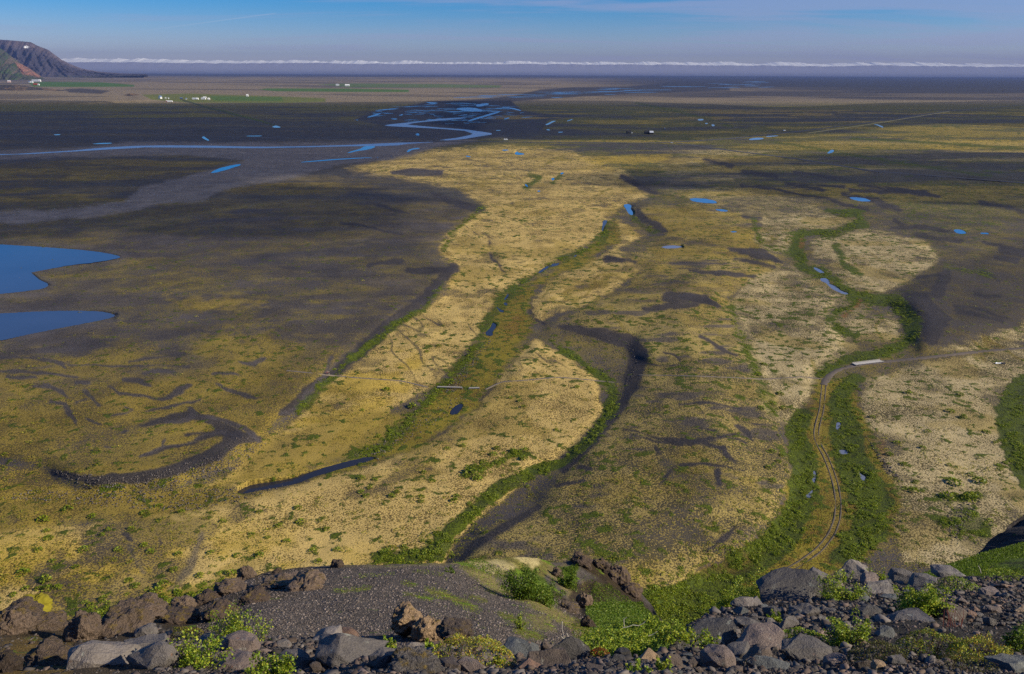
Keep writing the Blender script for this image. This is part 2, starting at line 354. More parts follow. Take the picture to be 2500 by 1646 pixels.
for (nm, polys, kind), lv in zip(WATERS, water_level):
    if nm == "braided_river": continue
    for p, l in zip(polys, lv):
        sd = sd_poly(PX, PY, p, 30)
        big = 14.0 if nm == 'lake' else 5.0
        near = sst(big, 1.0, sd)
        Hh = Hh * (1 - near) + np.minimum(Hh, l + 0.12 * np.clip(sd, 0, 12)) * near
        ins = sst(0.5, -2.0, sd); Hh = Hh * (1 - ins) + (l - 0.5) * ins
        if nm == 'lake': shore = np.maximum(shore, sst(24, 4, sd))

# --- what grows where: cover colour, gap colour, share covered, share green
K = dict(
    gravel=((.098, .084, .088), (.066, .057, .061), .5, .03),
    gravel_l=((.125, .110, .112), (.085, .076, .080), .55, .02),
    gravmoss=((.205, .160, .048), (.104, .088, .088), .38, .16),
    hillmoss=((.400, .300, .095), (.088, .074, .042), .52, .32),
    olive=((.325, .232, .042), (.135, .098, .020), .66, .24),
    moss=((.540, .375, .055), (.170, .118, .020), .68, .20),
    pale=((.640, .455, .155), (.185, .130, .040), .62, .24),
    lichen=((.560, .440, .230), (.115, .092, .040), .54, .28),
    green=((.062, .092, .009), (.040, .052, .008), .6, .62),
    wet=((.260, .205, .020), (.170, .100, .015), .6, .40),
    heath=((.190, .160, .050), (.070, .066, .048), .5, .34),
    farplain=((.300, .235, .160), (.200, .155, .105), .55, .0),
    farsand_shade=((.046, .048, .068), (.036, .038, .056), .5, .0),  # dark far sand with cloud shadow put into its colour
    sand=((.062, .062, .078), (.052, .052, .066), .5, .0),
    bed=((.200, .180, .185), (.150, .136, .145), .5, .0),
    field=((.085, .170, .030), (.075, .140, .030), .6, .0),
    fieldy=((.170, .190, .045), (.150, .140, .050), .6, .0),
    darkmoss=((.118, .092, .040), (.074, .063, .064), .40, .12),
    gravel_dark_shade=((.058, .051, .060), (.040, .036, .043), .5, .0),  # dark basalt gravel, with shade of banks turned from the sun in its tone
    rust=((.260, .120, .030), (.160, .080, .030), .6, .15),
)
Kv = {k: np.array([*(.76 * q for q in a), *(.66 * q for q in b), c, g], np.float32) for k, (a, b, c, g) in K.items()}
VAL = np.zeros(PX.shape + (8,), np.float32); VAL[:] = Kv['gravmoss']
def paint(m, k, amt=1.0):
    global VAL
    m = (m * amt)[..., None].astype(np.float32)
    idx = m[..., 0] > 0.002
    VAL[idx] = VAL[idx] * (1 - m[idx]) + Kv[k] * m[idx]
def poly(pts, k, soft=3.0, amt=1.0, warp=True, jag=0.0):
    X, Y = (wpx, wpy) if warp else (PX, PY)
    sd = sd_poly(X, Y, pts, 60)
    if jag: sd = sd + 3.4 * jag * (JN - 0.5) + 2.2 * jag * (JF - .5)
    paint(sst(soft + jag * .4, -soft - jag * .4, sd), k, amt)
def stroke(pts, k, soft=2.5, amt=1.0, jag=0.0, ws=1.0, yw=1.4):
    sd = sd_stroke(wpx, wpy, pts, 40, ws, yw)
    if jag: sd = sd + 1.9 * jag * (JN - 0.5) + 1.3 * jag * (JF - .5)
    paint(sst(soft + jag * .15, -soft - jag * .15, sd), k, amt)
JN = fbm(WX / 16, WY / 16, 55, 4, 0.6)                       # ragged edges
JF = fbm(WX / 4.5, WY / 4.5, 57, 3, 0.6)
STR = fbm(WX / 160, WY / 45, 61, 4, 0.55)                     # streaks across the view
STR2 = fbm(WX / 900, WY / 600, 66, 5, 0.6)
CL = fbm(WX / 14, WY / 14, 71, 4, 0.6)
# far plain and middle distance
paint(sst(560, 380, wpy), 'heath')
paint(sst(300, 330, wpy) * sst(760, 480, wpy) * sst(1150, 950, wpx), 'darkmoss')
paint(sst(.50, .62, STR2) * sst(240, 262, PY) * sst(560, 430, PY), 'sand', .8)
paint(sst(262, 244, wpy), 'farplain')
paint(sst(.46, .60, STR2) * sst(250, 238, PY) * .5, 'farsand_shade')
paint(sst(1650, 2150, PX + 240 * (STR2 - .5)) * sst(250, 232, PY) * sst(.62, .40, STR2 * (.6 + .4 * sst(190, 240, PY))), 'farsand_shade', .9)
paint(sst(216, 206, PY + 10 * (STR2 - .5)) * sst(1450, 2000, PX), 'farsand_shade')  # far strip darkened for the cloud shadow lying there
paint(sst(192, 188, PY - (PX - 1250) * .0045), 'farsand_shade', .85)
poly(Z(0, 0, [(200, 575), (300, 566), (700, 570), (930, 588), (930, 600), (500, 602), (230, 600)]), 'field', 1.2, warp=False)
poly(Z(0, 0, [(1790, 620), (1850, 612), (2380, 613), (2830, 622), (2830, 637), (2380, 636), (1900, 632)]), 'field', 1.0, warp=False)
poly(Z(830, 0, [(-160, 584), (100, 578), (700, 582), (1120, 592), (1100, 606), (600, 606), (60, 604)]), 'field', 1.4, .75, warp=False)
poly(Z(0, 0, [(980, 655), (1300, 648), (1960, 668), (2250, 680), (2250, 705), (1900, 714), (1300, 710), (1050, 690)]), 'fieldy', 1.5, warp=False)
poly(Z(0, 0, [(1450, 665), (1950, 672), (1960, 700), (1480, 698)]), 'field', 1.5, .8, warp=False)
poly(Z(0, 0, [(440, 618), (560, 612), (760, 628), (700, 650), (480, 640)]), 'farsand_shade', 2, .8, warp=False)
# braided fan of dark sand
poly(Z(830, 0, [(90, 832), (240, 768), (450, 735), (620, 700), (900, 690), (1180, 690), (1250, 760), (1420, 790), (1760, 800), (1440, 830), (1400, 910), (1100, 940), (960, 960), (700, 985), (520, 985), (420, 960), (300, 870)]), 'sand', 3)
poly(Z(830, 0, [(880, 695), (1200, 662), (1380, 620), (1600, 605), (2000, 600), (2380, 560), (2700, 545), (2700, 625), (2000, 650), (1500, 680), (1200, 700)]), 'farsand_shade', 2, .9)
BED = Z(0, 0, [(-900, 1050), (0, 1040), (500, 1030), (900, 985), (1500, 990), (2300, 985), (3300, 970), (3050, 1010), (2850, 1070), (2700, 1110), (2400, 1130), (2300, 1150), (2000, 1240), (1600, 1300), (1500, 1340), (1400, 1390), (1100, 1410),
              (900, 1470), (600, 1500), (200, 1540), (-900, 1570), (-900, 1480), (500, 1450), (850, 1400), (980, 1300), (1200, 1240), (1500, 1170), (1700, 1110), (1300, 1070), (600, 1080), (-900, 1130)])
poly(BED, 'bed', 4, .85)
poly(Z(0, 400, [(440, 180), (560, 150), (760, 160), (760, 210), (560, 235), (440, 220)]), 'olive', 6, .5)
poly(Z(0, 400, [(-900, 170), (290, 185), (240, 205), (-900, 220)]), 'olive', 5, .45)
paint(sst(.52, .66, STR) * sst(330, 420, PY) * sst(700, 560, PY) * sst(1000, 850, PX), 'olive', .35)
poly(Z(0, 400, [(1500, 90), (2300, 80), (2380, 105), (2200, 118), (1600, 106)]), 'moss', 2.5, .8)
# left terrace: dark gravel with moss growing through
poly(left_terrace, 'gravmoss', 6)
paint(sst(0, -25, sd_poly(wpx, wpy, left_terrace, 60)) * sst(720, 520, PY), 'darkmoss', .9)
LT = sst(0, -10, sd_poly(wpx, wpy, left_terrace, 60))
LO = sst(800, 960, PY - .12 * (500 - PX))
paint(LT * sst(.47, .60, fbm(WX / 42, WY / 20, 88, 4, .55)) * (1 - .8 * LO), 'gravel', .9)
paint(LT * LO, 'olive', .56)
paint(LT * sst(760, 900, PY) * sst(.40, .58, fbm(WX / 30, WY / 22, 99, 4, .55)) * sst(1050, 600, PX), 'olive', .55)
paint(LT * sst(900, 1000, PY) * sst(700, 250, PX), 'olive', .45)
paint(LT * sst(.50, .64, fbm(WX / 70, WY / 40, 89, 5, .6)) * sst(800, 640, PY), 'olive', .16)
paint(LT * sst(.52, .62, fbm(WX / 90, WY / 30, 92, 5, .6)) * sst(760, 600, PY), 'sand', .35)
paint(LT * sst(.56, .66, fbm(WX / 26, WY / 16, 109, 4, .55)) * sst(640, 760, PY) * (1 - LO), 'gravel', .85)
poly(D([(390, 690), (470, 700), (560, 695), (620, 700), (520, 715), (420, 718)]), 'olive', 8, .8, jag=12)
poly(D([(450, 790), (620, 770), (680, 830), (600, 900), (480, 880)]), 'olive', 16, .6, jag=25)
# central moss flat
poly(D([(800, 392), (960, 352), (1180, 342), (1330, 352), (1450, 398), (1505, 450), (1462, 478), (1420, 505), (1400, 545), (1330, 592), (1240, 645), (1150, 700), (1122, 770), (1060, 840), (1010, 895), (900, 965), (800, 1040), (660, 1110), (560, 1140), (470, 1140),
        (560, 1080), (620, 1030), (705, 950), (770, 880), (880, 792), (980, 722), (1040, 672), (1066, 622), (1014, 580), (1052, 535), (1130, 480), (1060, 440), (960, 420), (820, 400)]), 'pale', 4, jag=8)
paint(sst(4, -20, sd_poly(wpx, wpy, D([(600, 1160), (460, 1150), (620, 1030), (760, 890), (900, 800), (1000, 820), (960, 920), (800, 1060)]), 60)) * sst(.35, .6, CL), 'moss', .8)
poly(D([(500, 1140), (600, 1030), (720, 985), (900, 950), (960, 960), (900, 1030), (760, 1090), (600, 1140)]), 'olive', 14, .8, jag=20)
paint(sst(0, -14, sd_poly(wpx, wpy, D([(830, 385), (960, 352), (1330, 352), (1500, 440), (1460, 470), (1130, 475), (960, 420)]), 60)) * sst(.5, .6, fbm(WX / 200, WY / 30, 120, 4, .55)), 'gravmoss', .35)
poly(D([(905, 398), (960, 390), (1030, 396), (1028, 408), (960, 410), (910, 406)]), 'gravel', 2.5)
# terraces right of the stream, and the whole near foot of the view
poly(terr_a, 'pale', 3, jag=5); poly(terr_b, 'pale', 4, jag=6)
paint(sst(20, -160, sd_poly(wpx, wpy, D([(-500, 1180), (500, 1165), (900, 1230), (900, 1340), (500, 1600), (-500, 1600)]), 180)) * sst(.3, .55, CL), 'moss', .9)
poly(D([(-500, 1150), (120, 1130), (500, 1140), (640, 1150), (420, 1205), (0, 1232), (-500, 1250)]), 'olive', 10, .9, jag=14)
poly(D([(-500, 1060), (0, 1082), (105, 1095), (220, 1150), (0, 1175), (-500, 1200)]), 'moss', 8, .6, jag=14)
# hill in the middle: gravel and moss
poly(hill_c, 'hillmoss', 4, jag=6)
HM = sst(0, -12, sd_poly(wpx, wpy, hill_c, 60))
paint(HM * sst(.56, .66, fbm(WX / 60, WY / 18, 131, 4, .55)) * sst(1000, 800, PY), 'gravel', .85)
paint(HM * sst(.60, .68, fbm(WX / 24, WY / 12, 133, 4, .55)), 'gravel', .8)
paint(HM * sst(790, 640, PY) * sst(.30, .5, fbm(WX / 50, WY / 25, 135, 4, .55)), 'olive', .8)
# right hand flats
for p in (terr_r1, terr_r2, terr_r3): poly(p, 'lichen', 4, jag=6)
poly(D([(1700, 700), (1780, 640), (1900, 600), (2060, 690), (1990, 800), (1900, 900), (1800, 1000), (1720, 800)]), 'lichen', 8, .55, jag=14)
poly(D([(1960, 740), (2080, 735), (2100, 780), (2040, 800), (1990, 790)]), 'lichen', 4, jag=8)
poly(D([(2180, 815), (2300, 760), (2380, 690), (2800, 660), (2800, 800), (2380, 790), (2280, 815)]), 'lichen', 6, jag=10)
poly(terr_r4, 'lichen', 5, jag=8)
poly(ridge_r, 'darkmoss', 6, jag=14)
poly(D([(2000, 470), (2200, 560), (2500, 500), (2900, 520), (2900, 420), (2200, 400), (1700, 360)]), 'heath', 20, .6, jag=30)
poly(D([(1520, 350), (1580, 345), (1740, 350), (1810, 352), (1730, 362), (1560, 356)]), 'lichen', 3, .75)
poly(D([(1540, 390), (1620, 360), (1700, 385), (1730, 415), (1600, 430), (1530, 415)]), 'lichen', 6, .55, jag=14)
poly(D([(1560, 440), (1720, 440), (1900, 470), (1900, 490), (1780, 505), (1640, 470)]), 'lichen', 6, .5, jag=14)
for z in ([(1340, 368), (1560, 358), (1540, 374), (1400, 384)], [(2000, 320), (2400, 330), (2380, 336), (2050, 330)], [(2150, 340), (2420, 352), (2400, 358), (2200, 350)]): poly(D(z), 'moss', 3, .7, jag=6)
paint(sst(.50, .62, fbm(WX / 400, WY / 60, 151, 4, .55)) * sst(330, 360, PY) * sst(440, 400, PY) * sst(1700, 2000, PX), 'lichen', .5)
# shallow dry channels and patches drawn along the old river courses
flow = fbm((WX + .35 * WY) / 26, (WY - .2 * WX) / 120, 201, 4, .55); ridge_n = np.abs(flow - .5)
flats = np.clip(VAL[..., 0] / .4, 0, 1) * sst(330, 400, PY)
paint(flats * sst(.022, .005, ridge_n) * sst(.46, .54, fbm(WX / 90, WY / 90, 205, 3)) * sst(980, 860, PY), 'gravmoss', .8)
fl2 = np.abs(fbm((WX * .9 - .3 * WY) / 38, (WY + .3 * WX) / 170, 211, 4, .55) - .5)
paint(flats * sst(.020, .005, fl2) * sst(.48, .55, fbm(WX / 70, WY / 100, 215, 3)) * sst(980, 860, PY), 'wet', .7)
paint(flats * sst(.56, .66, fbm(WX / 34, WY / 34, 221, 4, .6)), 'olive', .55)
paint(flats * sst(.60, .70, fbm(WX / 22, WY / 22, 231, 4, .6)), 'gravmoss', .6)
CEN = D([(800, 392), (960, 352), (1180, 342), (1330, 352), (1450, 398), (1505, 450), (1462, 478), (1130, 478), (1060, 440), (960, 420)])
mid = sst(258, 275, PY) * sst(520, 470, PY) * (1 - .85 * sst(8, -8, sd_poly(wpx, wpy, CEN, 60)))
st1 = fbm((WX + .25 * WY) / 300, (WY - .12 * WX) / 120, 241, 5, .62)
paint(mid * sst(.54, .62, st1) * sst(1100, 1300, PX), 'moss', .42); paint(mid * sst(.46, .38, st1), 'sand', .75)
paint(mid * sst(.010, .003, np.abs(fbm(WX / 260, WY / 60, 251, 4, .55) - .5)) * sst(1100, 1300, PX), 'green', .7)
paint(mid * sst(.55, .63, fbm(WX / 300, WY / 60, 261, 5, .6)) * sst(1100, 1000, PX), 'olive', .12)
poly(BED, 'bed', 4, .8, jag=4)
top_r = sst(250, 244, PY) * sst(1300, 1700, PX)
paint(top_r * sst(222, 205, PY + 14 * (STR2 - .5) - (PX - 1900) * .006), 'farsand_shade', .95)  # cloud shadow on the far right, painted as darker sand
paint(top_r * sst(.50, .58, fbm(WX / 1800, WY / 900, 271, 5, .6)), 'farsand_shade', .7)
# dark gravel banks, the shade of their sunless sides painted in
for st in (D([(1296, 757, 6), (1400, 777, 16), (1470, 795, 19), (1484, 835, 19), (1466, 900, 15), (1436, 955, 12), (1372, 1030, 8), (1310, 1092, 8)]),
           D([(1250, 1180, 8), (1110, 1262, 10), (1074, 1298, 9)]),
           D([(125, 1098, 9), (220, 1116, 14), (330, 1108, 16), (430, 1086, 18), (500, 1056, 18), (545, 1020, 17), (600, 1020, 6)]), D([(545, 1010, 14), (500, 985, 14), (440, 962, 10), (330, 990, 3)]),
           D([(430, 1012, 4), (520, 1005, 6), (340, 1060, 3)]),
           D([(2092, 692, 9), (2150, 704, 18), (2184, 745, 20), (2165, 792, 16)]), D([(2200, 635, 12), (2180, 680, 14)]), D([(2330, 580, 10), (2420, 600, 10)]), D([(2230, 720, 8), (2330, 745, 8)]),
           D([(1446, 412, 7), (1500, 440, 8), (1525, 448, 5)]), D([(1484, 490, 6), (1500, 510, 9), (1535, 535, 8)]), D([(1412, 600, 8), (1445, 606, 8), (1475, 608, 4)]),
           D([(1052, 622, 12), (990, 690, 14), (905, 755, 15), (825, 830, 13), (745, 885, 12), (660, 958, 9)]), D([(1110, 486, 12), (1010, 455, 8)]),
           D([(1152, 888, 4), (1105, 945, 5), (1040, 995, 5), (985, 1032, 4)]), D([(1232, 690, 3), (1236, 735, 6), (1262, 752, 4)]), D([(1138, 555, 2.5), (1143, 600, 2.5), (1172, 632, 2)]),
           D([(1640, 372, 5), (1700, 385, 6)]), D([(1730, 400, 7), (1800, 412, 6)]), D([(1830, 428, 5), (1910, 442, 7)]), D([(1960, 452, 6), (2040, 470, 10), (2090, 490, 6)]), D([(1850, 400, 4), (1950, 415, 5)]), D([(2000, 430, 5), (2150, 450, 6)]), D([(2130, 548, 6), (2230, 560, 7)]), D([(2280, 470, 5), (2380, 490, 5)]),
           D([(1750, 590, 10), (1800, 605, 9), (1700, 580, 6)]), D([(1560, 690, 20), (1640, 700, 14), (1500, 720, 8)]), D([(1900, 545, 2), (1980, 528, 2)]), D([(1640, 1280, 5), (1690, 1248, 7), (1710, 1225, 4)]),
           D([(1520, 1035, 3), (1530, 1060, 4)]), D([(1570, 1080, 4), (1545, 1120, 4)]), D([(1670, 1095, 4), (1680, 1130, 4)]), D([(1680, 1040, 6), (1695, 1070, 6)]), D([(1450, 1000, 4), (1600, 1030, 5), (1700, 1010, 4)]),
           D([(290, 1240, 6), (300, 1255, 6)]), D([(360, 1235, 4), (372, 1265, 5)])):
    stroke(st, 'gravel_dark_shade', 3.0, .92, jag=8, ws=1.2)
stroke(D([(1412, 520, 2.2), (1400, 545, 2.2), (1390, 572, 2.2), (1300, 602, 2.6), (1222, 655, 2.8), (1165, 705, 2.6), (1140, 745, 2.6), (1112, 800, 3), (1075, 845, 3.5)]), 'gravel_dark_shade', 1.5, .85, jag=3)
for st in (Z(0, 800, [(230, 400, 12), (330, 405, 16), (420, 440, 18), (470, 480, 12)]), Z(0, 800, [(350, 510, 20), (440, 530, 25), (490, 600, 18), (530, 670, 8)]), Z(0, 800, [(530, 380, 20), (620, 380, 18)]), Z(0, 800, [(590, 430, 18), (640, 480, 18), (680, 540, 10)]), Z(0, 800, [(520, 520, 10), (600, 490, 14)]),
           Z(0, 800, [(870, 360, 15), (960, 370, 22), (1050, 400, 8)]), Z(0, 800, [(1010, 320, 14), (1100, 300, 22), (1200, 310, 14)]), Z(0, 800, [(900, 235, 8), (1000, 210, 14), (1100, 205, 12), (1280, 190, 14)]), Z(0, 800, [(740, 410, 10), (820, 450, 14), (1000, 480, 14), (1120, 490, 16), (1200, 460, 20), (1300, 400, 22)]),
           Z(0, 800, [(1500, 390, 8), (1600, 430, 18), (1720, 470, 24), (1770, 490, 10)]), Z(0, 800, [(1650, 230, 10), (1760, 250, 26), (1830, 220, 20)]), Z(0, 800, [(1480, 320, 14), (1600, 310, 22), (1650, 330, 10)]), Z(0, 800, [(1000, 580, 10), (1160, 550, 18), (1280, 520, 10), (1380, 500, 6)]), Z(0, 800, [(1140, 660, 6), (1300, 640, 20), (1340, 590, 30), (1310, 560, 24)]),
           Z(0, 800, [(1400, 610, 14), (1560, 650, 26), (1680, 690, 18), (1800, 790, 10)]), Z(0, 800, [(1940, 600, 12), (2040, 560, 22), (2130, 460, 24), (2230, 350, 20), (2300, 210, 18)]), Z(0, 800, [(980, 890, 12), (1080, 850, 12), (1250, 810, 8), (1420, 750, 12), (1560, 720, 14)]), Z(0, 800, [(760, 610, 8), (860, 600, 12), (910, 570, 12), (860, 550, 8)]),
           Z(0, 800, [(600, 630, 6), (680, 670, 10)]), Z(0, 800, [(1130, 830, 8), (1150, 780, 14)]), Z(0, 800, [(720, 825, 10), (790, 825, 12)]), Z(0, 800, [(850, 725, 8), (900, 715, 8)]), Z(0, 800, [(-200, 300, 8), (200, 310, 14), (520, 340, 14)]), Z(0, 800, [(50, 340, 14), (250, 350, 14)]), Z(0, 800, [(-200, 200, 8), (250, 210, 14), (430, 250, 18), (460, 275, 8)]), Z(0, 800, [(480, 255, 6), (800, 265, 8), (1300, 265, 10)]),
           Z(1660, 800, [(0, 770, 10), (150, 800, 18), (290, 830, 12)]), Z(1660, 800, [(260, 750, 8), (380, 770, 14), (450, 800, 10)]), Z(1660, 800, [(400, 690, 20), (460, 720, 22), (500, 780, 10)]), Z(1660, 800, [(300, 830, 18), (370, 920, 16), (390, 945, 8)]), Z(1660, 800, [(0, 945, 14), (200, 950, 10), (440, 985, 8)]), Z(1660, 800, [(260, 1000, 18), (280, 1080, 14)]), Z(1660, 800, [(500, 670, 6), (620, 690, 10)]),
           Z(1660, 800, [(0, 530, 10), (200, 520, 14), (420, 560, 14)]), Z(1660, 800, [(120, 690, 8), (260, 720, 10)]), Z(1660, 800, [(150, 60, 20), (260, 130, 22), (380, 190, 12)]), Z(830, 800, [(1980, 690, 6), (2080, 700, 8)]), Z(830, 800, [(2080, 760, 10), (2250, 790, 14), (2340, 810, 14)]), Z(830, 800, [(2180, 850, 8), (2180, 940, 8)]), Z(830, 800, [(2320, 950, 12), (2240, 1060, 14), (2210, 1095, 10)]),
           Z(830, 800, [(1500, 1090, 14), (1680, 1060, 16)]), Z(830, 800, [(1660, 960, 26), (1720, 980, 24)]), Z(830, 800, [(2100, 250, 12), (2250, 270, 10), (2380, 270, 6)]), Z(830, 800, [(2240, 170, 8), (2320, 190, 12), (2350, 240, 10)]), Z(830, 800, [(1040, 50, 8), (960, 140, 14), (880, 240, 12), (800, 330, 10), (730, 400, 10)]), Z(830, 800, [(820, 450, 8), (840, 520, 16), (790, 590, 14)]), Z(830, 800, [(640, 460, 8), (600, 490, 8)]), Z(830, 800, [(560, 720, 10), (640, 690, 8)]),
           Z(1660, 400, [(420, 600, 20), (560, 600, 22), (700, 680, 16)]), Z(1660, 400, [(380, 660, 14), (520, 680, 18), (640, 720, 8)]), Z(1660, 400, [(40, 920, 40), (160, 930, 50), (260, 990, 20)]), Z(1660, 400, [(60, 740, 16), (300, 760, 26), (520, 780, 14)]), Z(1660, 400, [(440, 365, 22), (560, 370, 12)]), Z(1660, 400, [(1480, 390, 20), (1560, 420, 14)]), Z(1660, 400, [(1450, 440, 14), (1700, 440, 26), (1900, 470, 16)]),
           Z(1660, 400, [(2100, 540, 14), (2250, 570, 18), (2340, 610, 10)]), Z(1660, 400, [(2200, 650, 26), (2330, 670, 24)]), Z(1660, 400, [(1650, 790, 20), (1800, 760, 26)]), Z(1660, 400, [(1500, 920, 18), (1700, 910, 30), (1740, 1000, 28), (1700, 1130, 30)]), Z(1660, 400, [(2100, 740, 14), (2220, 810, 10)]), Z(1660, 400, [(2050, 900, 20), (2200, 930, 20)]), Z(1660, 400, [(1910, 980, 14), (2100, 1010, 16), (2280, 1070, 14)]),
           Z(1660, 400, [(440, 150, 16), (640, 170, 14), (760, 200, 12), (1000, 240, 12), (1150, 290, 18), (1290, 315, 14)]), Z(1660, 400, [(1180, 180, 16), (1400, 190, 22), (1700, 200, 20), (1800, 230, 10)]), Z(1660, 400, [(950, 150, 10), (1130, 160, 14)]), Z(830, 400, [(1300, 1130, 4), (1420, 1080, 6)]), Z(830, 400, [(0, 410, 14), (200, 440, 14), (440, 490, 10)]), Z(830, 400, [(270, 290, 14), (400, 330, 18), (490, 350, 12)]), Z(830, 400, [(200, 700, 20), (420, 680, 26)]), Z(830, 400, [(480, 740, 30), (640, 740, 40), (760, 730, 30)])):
    stroke(st, 'gravel' if max(q[1] for q in st) > 820 and st[0][0] < 1000 else 'gravel_dark_shade', 2.5, .92, jag=4, ws=1.0)
stroke(D([(300, 1270, 5), (330, 1330, 8)]), 'gravel_l', 4, .6, jag=10); stroke(D([(470, 1240, 6), (440, 1320, 8), (400, 1370, 8)]), 'gravel_l', 4, .55, jag=12)
paint(shore, 'gravel_l', .6)
# marsh and scrub along the water courses
poly(D([(1905, 880), (1990, 868), (2005, 960), (2050, 1060), (2088, 1160), (2078, 1240), (2010, 1305), (1900, 1350), (1700, 1430), (1500, 1490), (1470, 1410), (1640, 1320), (1760, 1285), (1815, 1190), (1845, 1090), (1825, 1000), (1880, 940)]), 'wet', 6, .95, jag=10)
poly(D([(1140, 700), (1240, 650), (1228, 720), (1245, 770), (1190, 840), (1150, 890), (1090, 960), (980, 1035), (860, 1082), (700, 1120), (820, 1060), (960, 970), (1020, 900), (1080, 840), (1120, 780)]), 'wet', 6, .95, jag=12)
poly(D([(1400, 520), (1430, 515), (1440, 560), (1380, 602), (1300, 640), (1220, 690), (1240, 650), (1330, 600), (1385, 560)]), 'wet', 4, .9, jag=8)
G = []
def gstroke(st, amt=.95, jag=14, ws=1.0):
    stroke(D(st), 'green', 3, amt, jag=jag, ws=ws); G.append((D(st), ws))
gstroke([(1925, 490, 8), (1990, 500, 16), (2012, 520, 12), (1950, 538, 9), (1862, 545, 12), (1850, 580, 14), (1872, 620, 16), (1930, 645, 14), (1990, 690, 20), (2080, 700, 22), (2122, 750, 19), (2120, 790, 16), (2040, 822, 16), (1935, 850, 14), (1900, 872, 10)])
gstroke([(1995, 700, 10), (1925, 738, 9), (1958, 768, 8), (1985, 785, 6)]); gstroke([(1945, 575, 8), (1960, 610, 9), (2000, 640, 6)])
gstroke([(1985, 880, 24), (1950, 930, 24), (1965, 1010, 38), (1990, 1090, 42), (2030, 1170, 44), (2020, 1240, 44), (1960, 1290, 34)])
gstroke([(1870, 960, 16), (1850, 1000, 26), (1866, 1070, 28), (1870, 1140, 30), (1850, 1200, 36), (1800, 1270, 40), (1700, 1330, 44), (1600, 1380, 44), (1500, 1400, 30)])
gstroke([(1480, 1410, 40), (1560, 1440, 60), (1660, 1420, 60), (1740, 1390, 40)]); gstroke([(2380, 890, 28), (2345, 960, 34), (2360, 1040, 36), (2400, 1120, 36)]); gstroke([(2250, 1190, 24), (2290, 1240, 18), (2180, 1210, 12)], .7, 26); gstroke([(2200, 1160, 14), (2280, 1150, 14)], .5, 26)
gstroke([(960, 1290, 22), (1005, 1285, 30), (1040, 1238, 18), (1100, 1190, 15), (1172, 1128, 19), (1232, 1098, 19), (1300, 1080, 11), (1372, 1020, 11), (1420, 955, 14), (1426, 912, 15), (1392, 872, 11), (1332, 832, 7), (1284, 792, 7)])
gstroke([(1210, 1050, 20), (1175, 1065, 12), (1090, 1098, 16)], .8, 24); gstroke([(880, 1290, 26), (960, 1300, 20)], .7, 26)
gstroke([(1410, 520, 7), (1392, 570, 7), (1300, 602, 7), (1222, 652, 9), (1165, 700, 11), (1140, 740, 10), (1112, 800, 9), (1062, 862, 11), (1010, 920, 14), (950, 980, 16), (880, 1040, 18), (810, 1072, 14)], .7, 24)
gstroke([(690, 962, 9), (742, 900, 10), (800, 850, 10), (900, 770, 8), (990, 712, 7), (1030, 662, 5)], .85, 16); gstroke([(1030, 580, 5), (1060, 535, 5), (1120, 482, 5)], .6, 12)
gstroke([(1222, 435, 7), (1250, 415, 8), (1230, 405, 5)], .8, 10); gstroke([(1285, 425, 4), (1300, 408, 5)], .8, 8); gstroke([(1470, 505, 6), (1520, 545, 7)], .6, 14)
gstroke([(1750, 510, 6), (1765, 560, 6), (1850, 600, 6)], .6, 12); gstroke([(1700, 720, 9), (1740, 830, 10), (1800, 960, 10)], .5, 24); gstroke([(600, 1380, 60), (420, 1420, 50), (200, 1440, 30)], .5, 40)
gstroke([(1980, 322, 3), (2100, 328, 4), (2380, 345, 3)], .8, 5); gstroke([(1650, 278, 4), (1560, 255, 3), (1480, 240, 3)], .5, 4); gstroke([(1680, 290, 3), (1700, 295, 2)], .6, 3)
gstroke([(1800, 330, 3), (1930, 352, 4), (2100, 380, 4), (2300, 410, 4)], .6, 6); gstroke([(2200, 620, 6), (2300, 640, 8)], .5, 14)
stroke([(a, c, 7 + (c - 930) / 60) for a, c in ((2010, 940), (2006, 1000), (1991, 1062), (2014, 1110), (2042, 1190), (2044, 1268), (2000, 1342), (1900, 1405))], 'olive', 3, .9, jag=5)
stroke(D([(1998, 700, 7), (1960, 735, 6)]), 'rust', 4, .8, jag=8); stroke(D([(2045, 1030, 8), (2052, 1060, 8)]), 'rust', 4, .5, jag=8); stroke(D([(1862, 560, 6), (1862, 575, 6)]), 'rust', 3, .7)
stroke(D([(1180, 790, 16), (1200, 740, 14)]), 'rust', 8, .35, jag=16)
poly(D([(1600, 1300), (1650, 1290), (1760, 1290), (1740, 1320), (1640, 1345)]), 'rust', 14, .35, jag=26)
# dark thick lines of trees and banks in the distance
stroke(Z(0, 0, [(1260, 695, 6), (1600, 785, 9), (1780, 830, 9), (1900, 870, 7)]), 'green', 1.2, .8); stroke(Z(0, 0, [(1260, 695, 5), (1600, 788, 6), (1900, 870, 4)]), 'sand', 1.2, .6)
stroke(Z(830, 0, [(980, 918, 5), (1150, 932, 6), (1350, 940, 4)]), 'sand', 1, .9)

near_f = sst(330, 480, PY)
VAL[..., 6] += near_f * (.50 * (fbm(WX / 24, WY / 24, 301, 4, .6) - .5) + .30 * (fbm(WX / 80, WY / 60, 303, 3) - .5))
VAL[..., 7] += near_f * np.clip(VAL[..., 7] * 4, 0, 1) * (.42 * (fbm(WX / 15, WY / 15, 305, 4, .6) - .47) + .26 * (fbm(WX / 60, WY / 60, 307, 3) - .5))
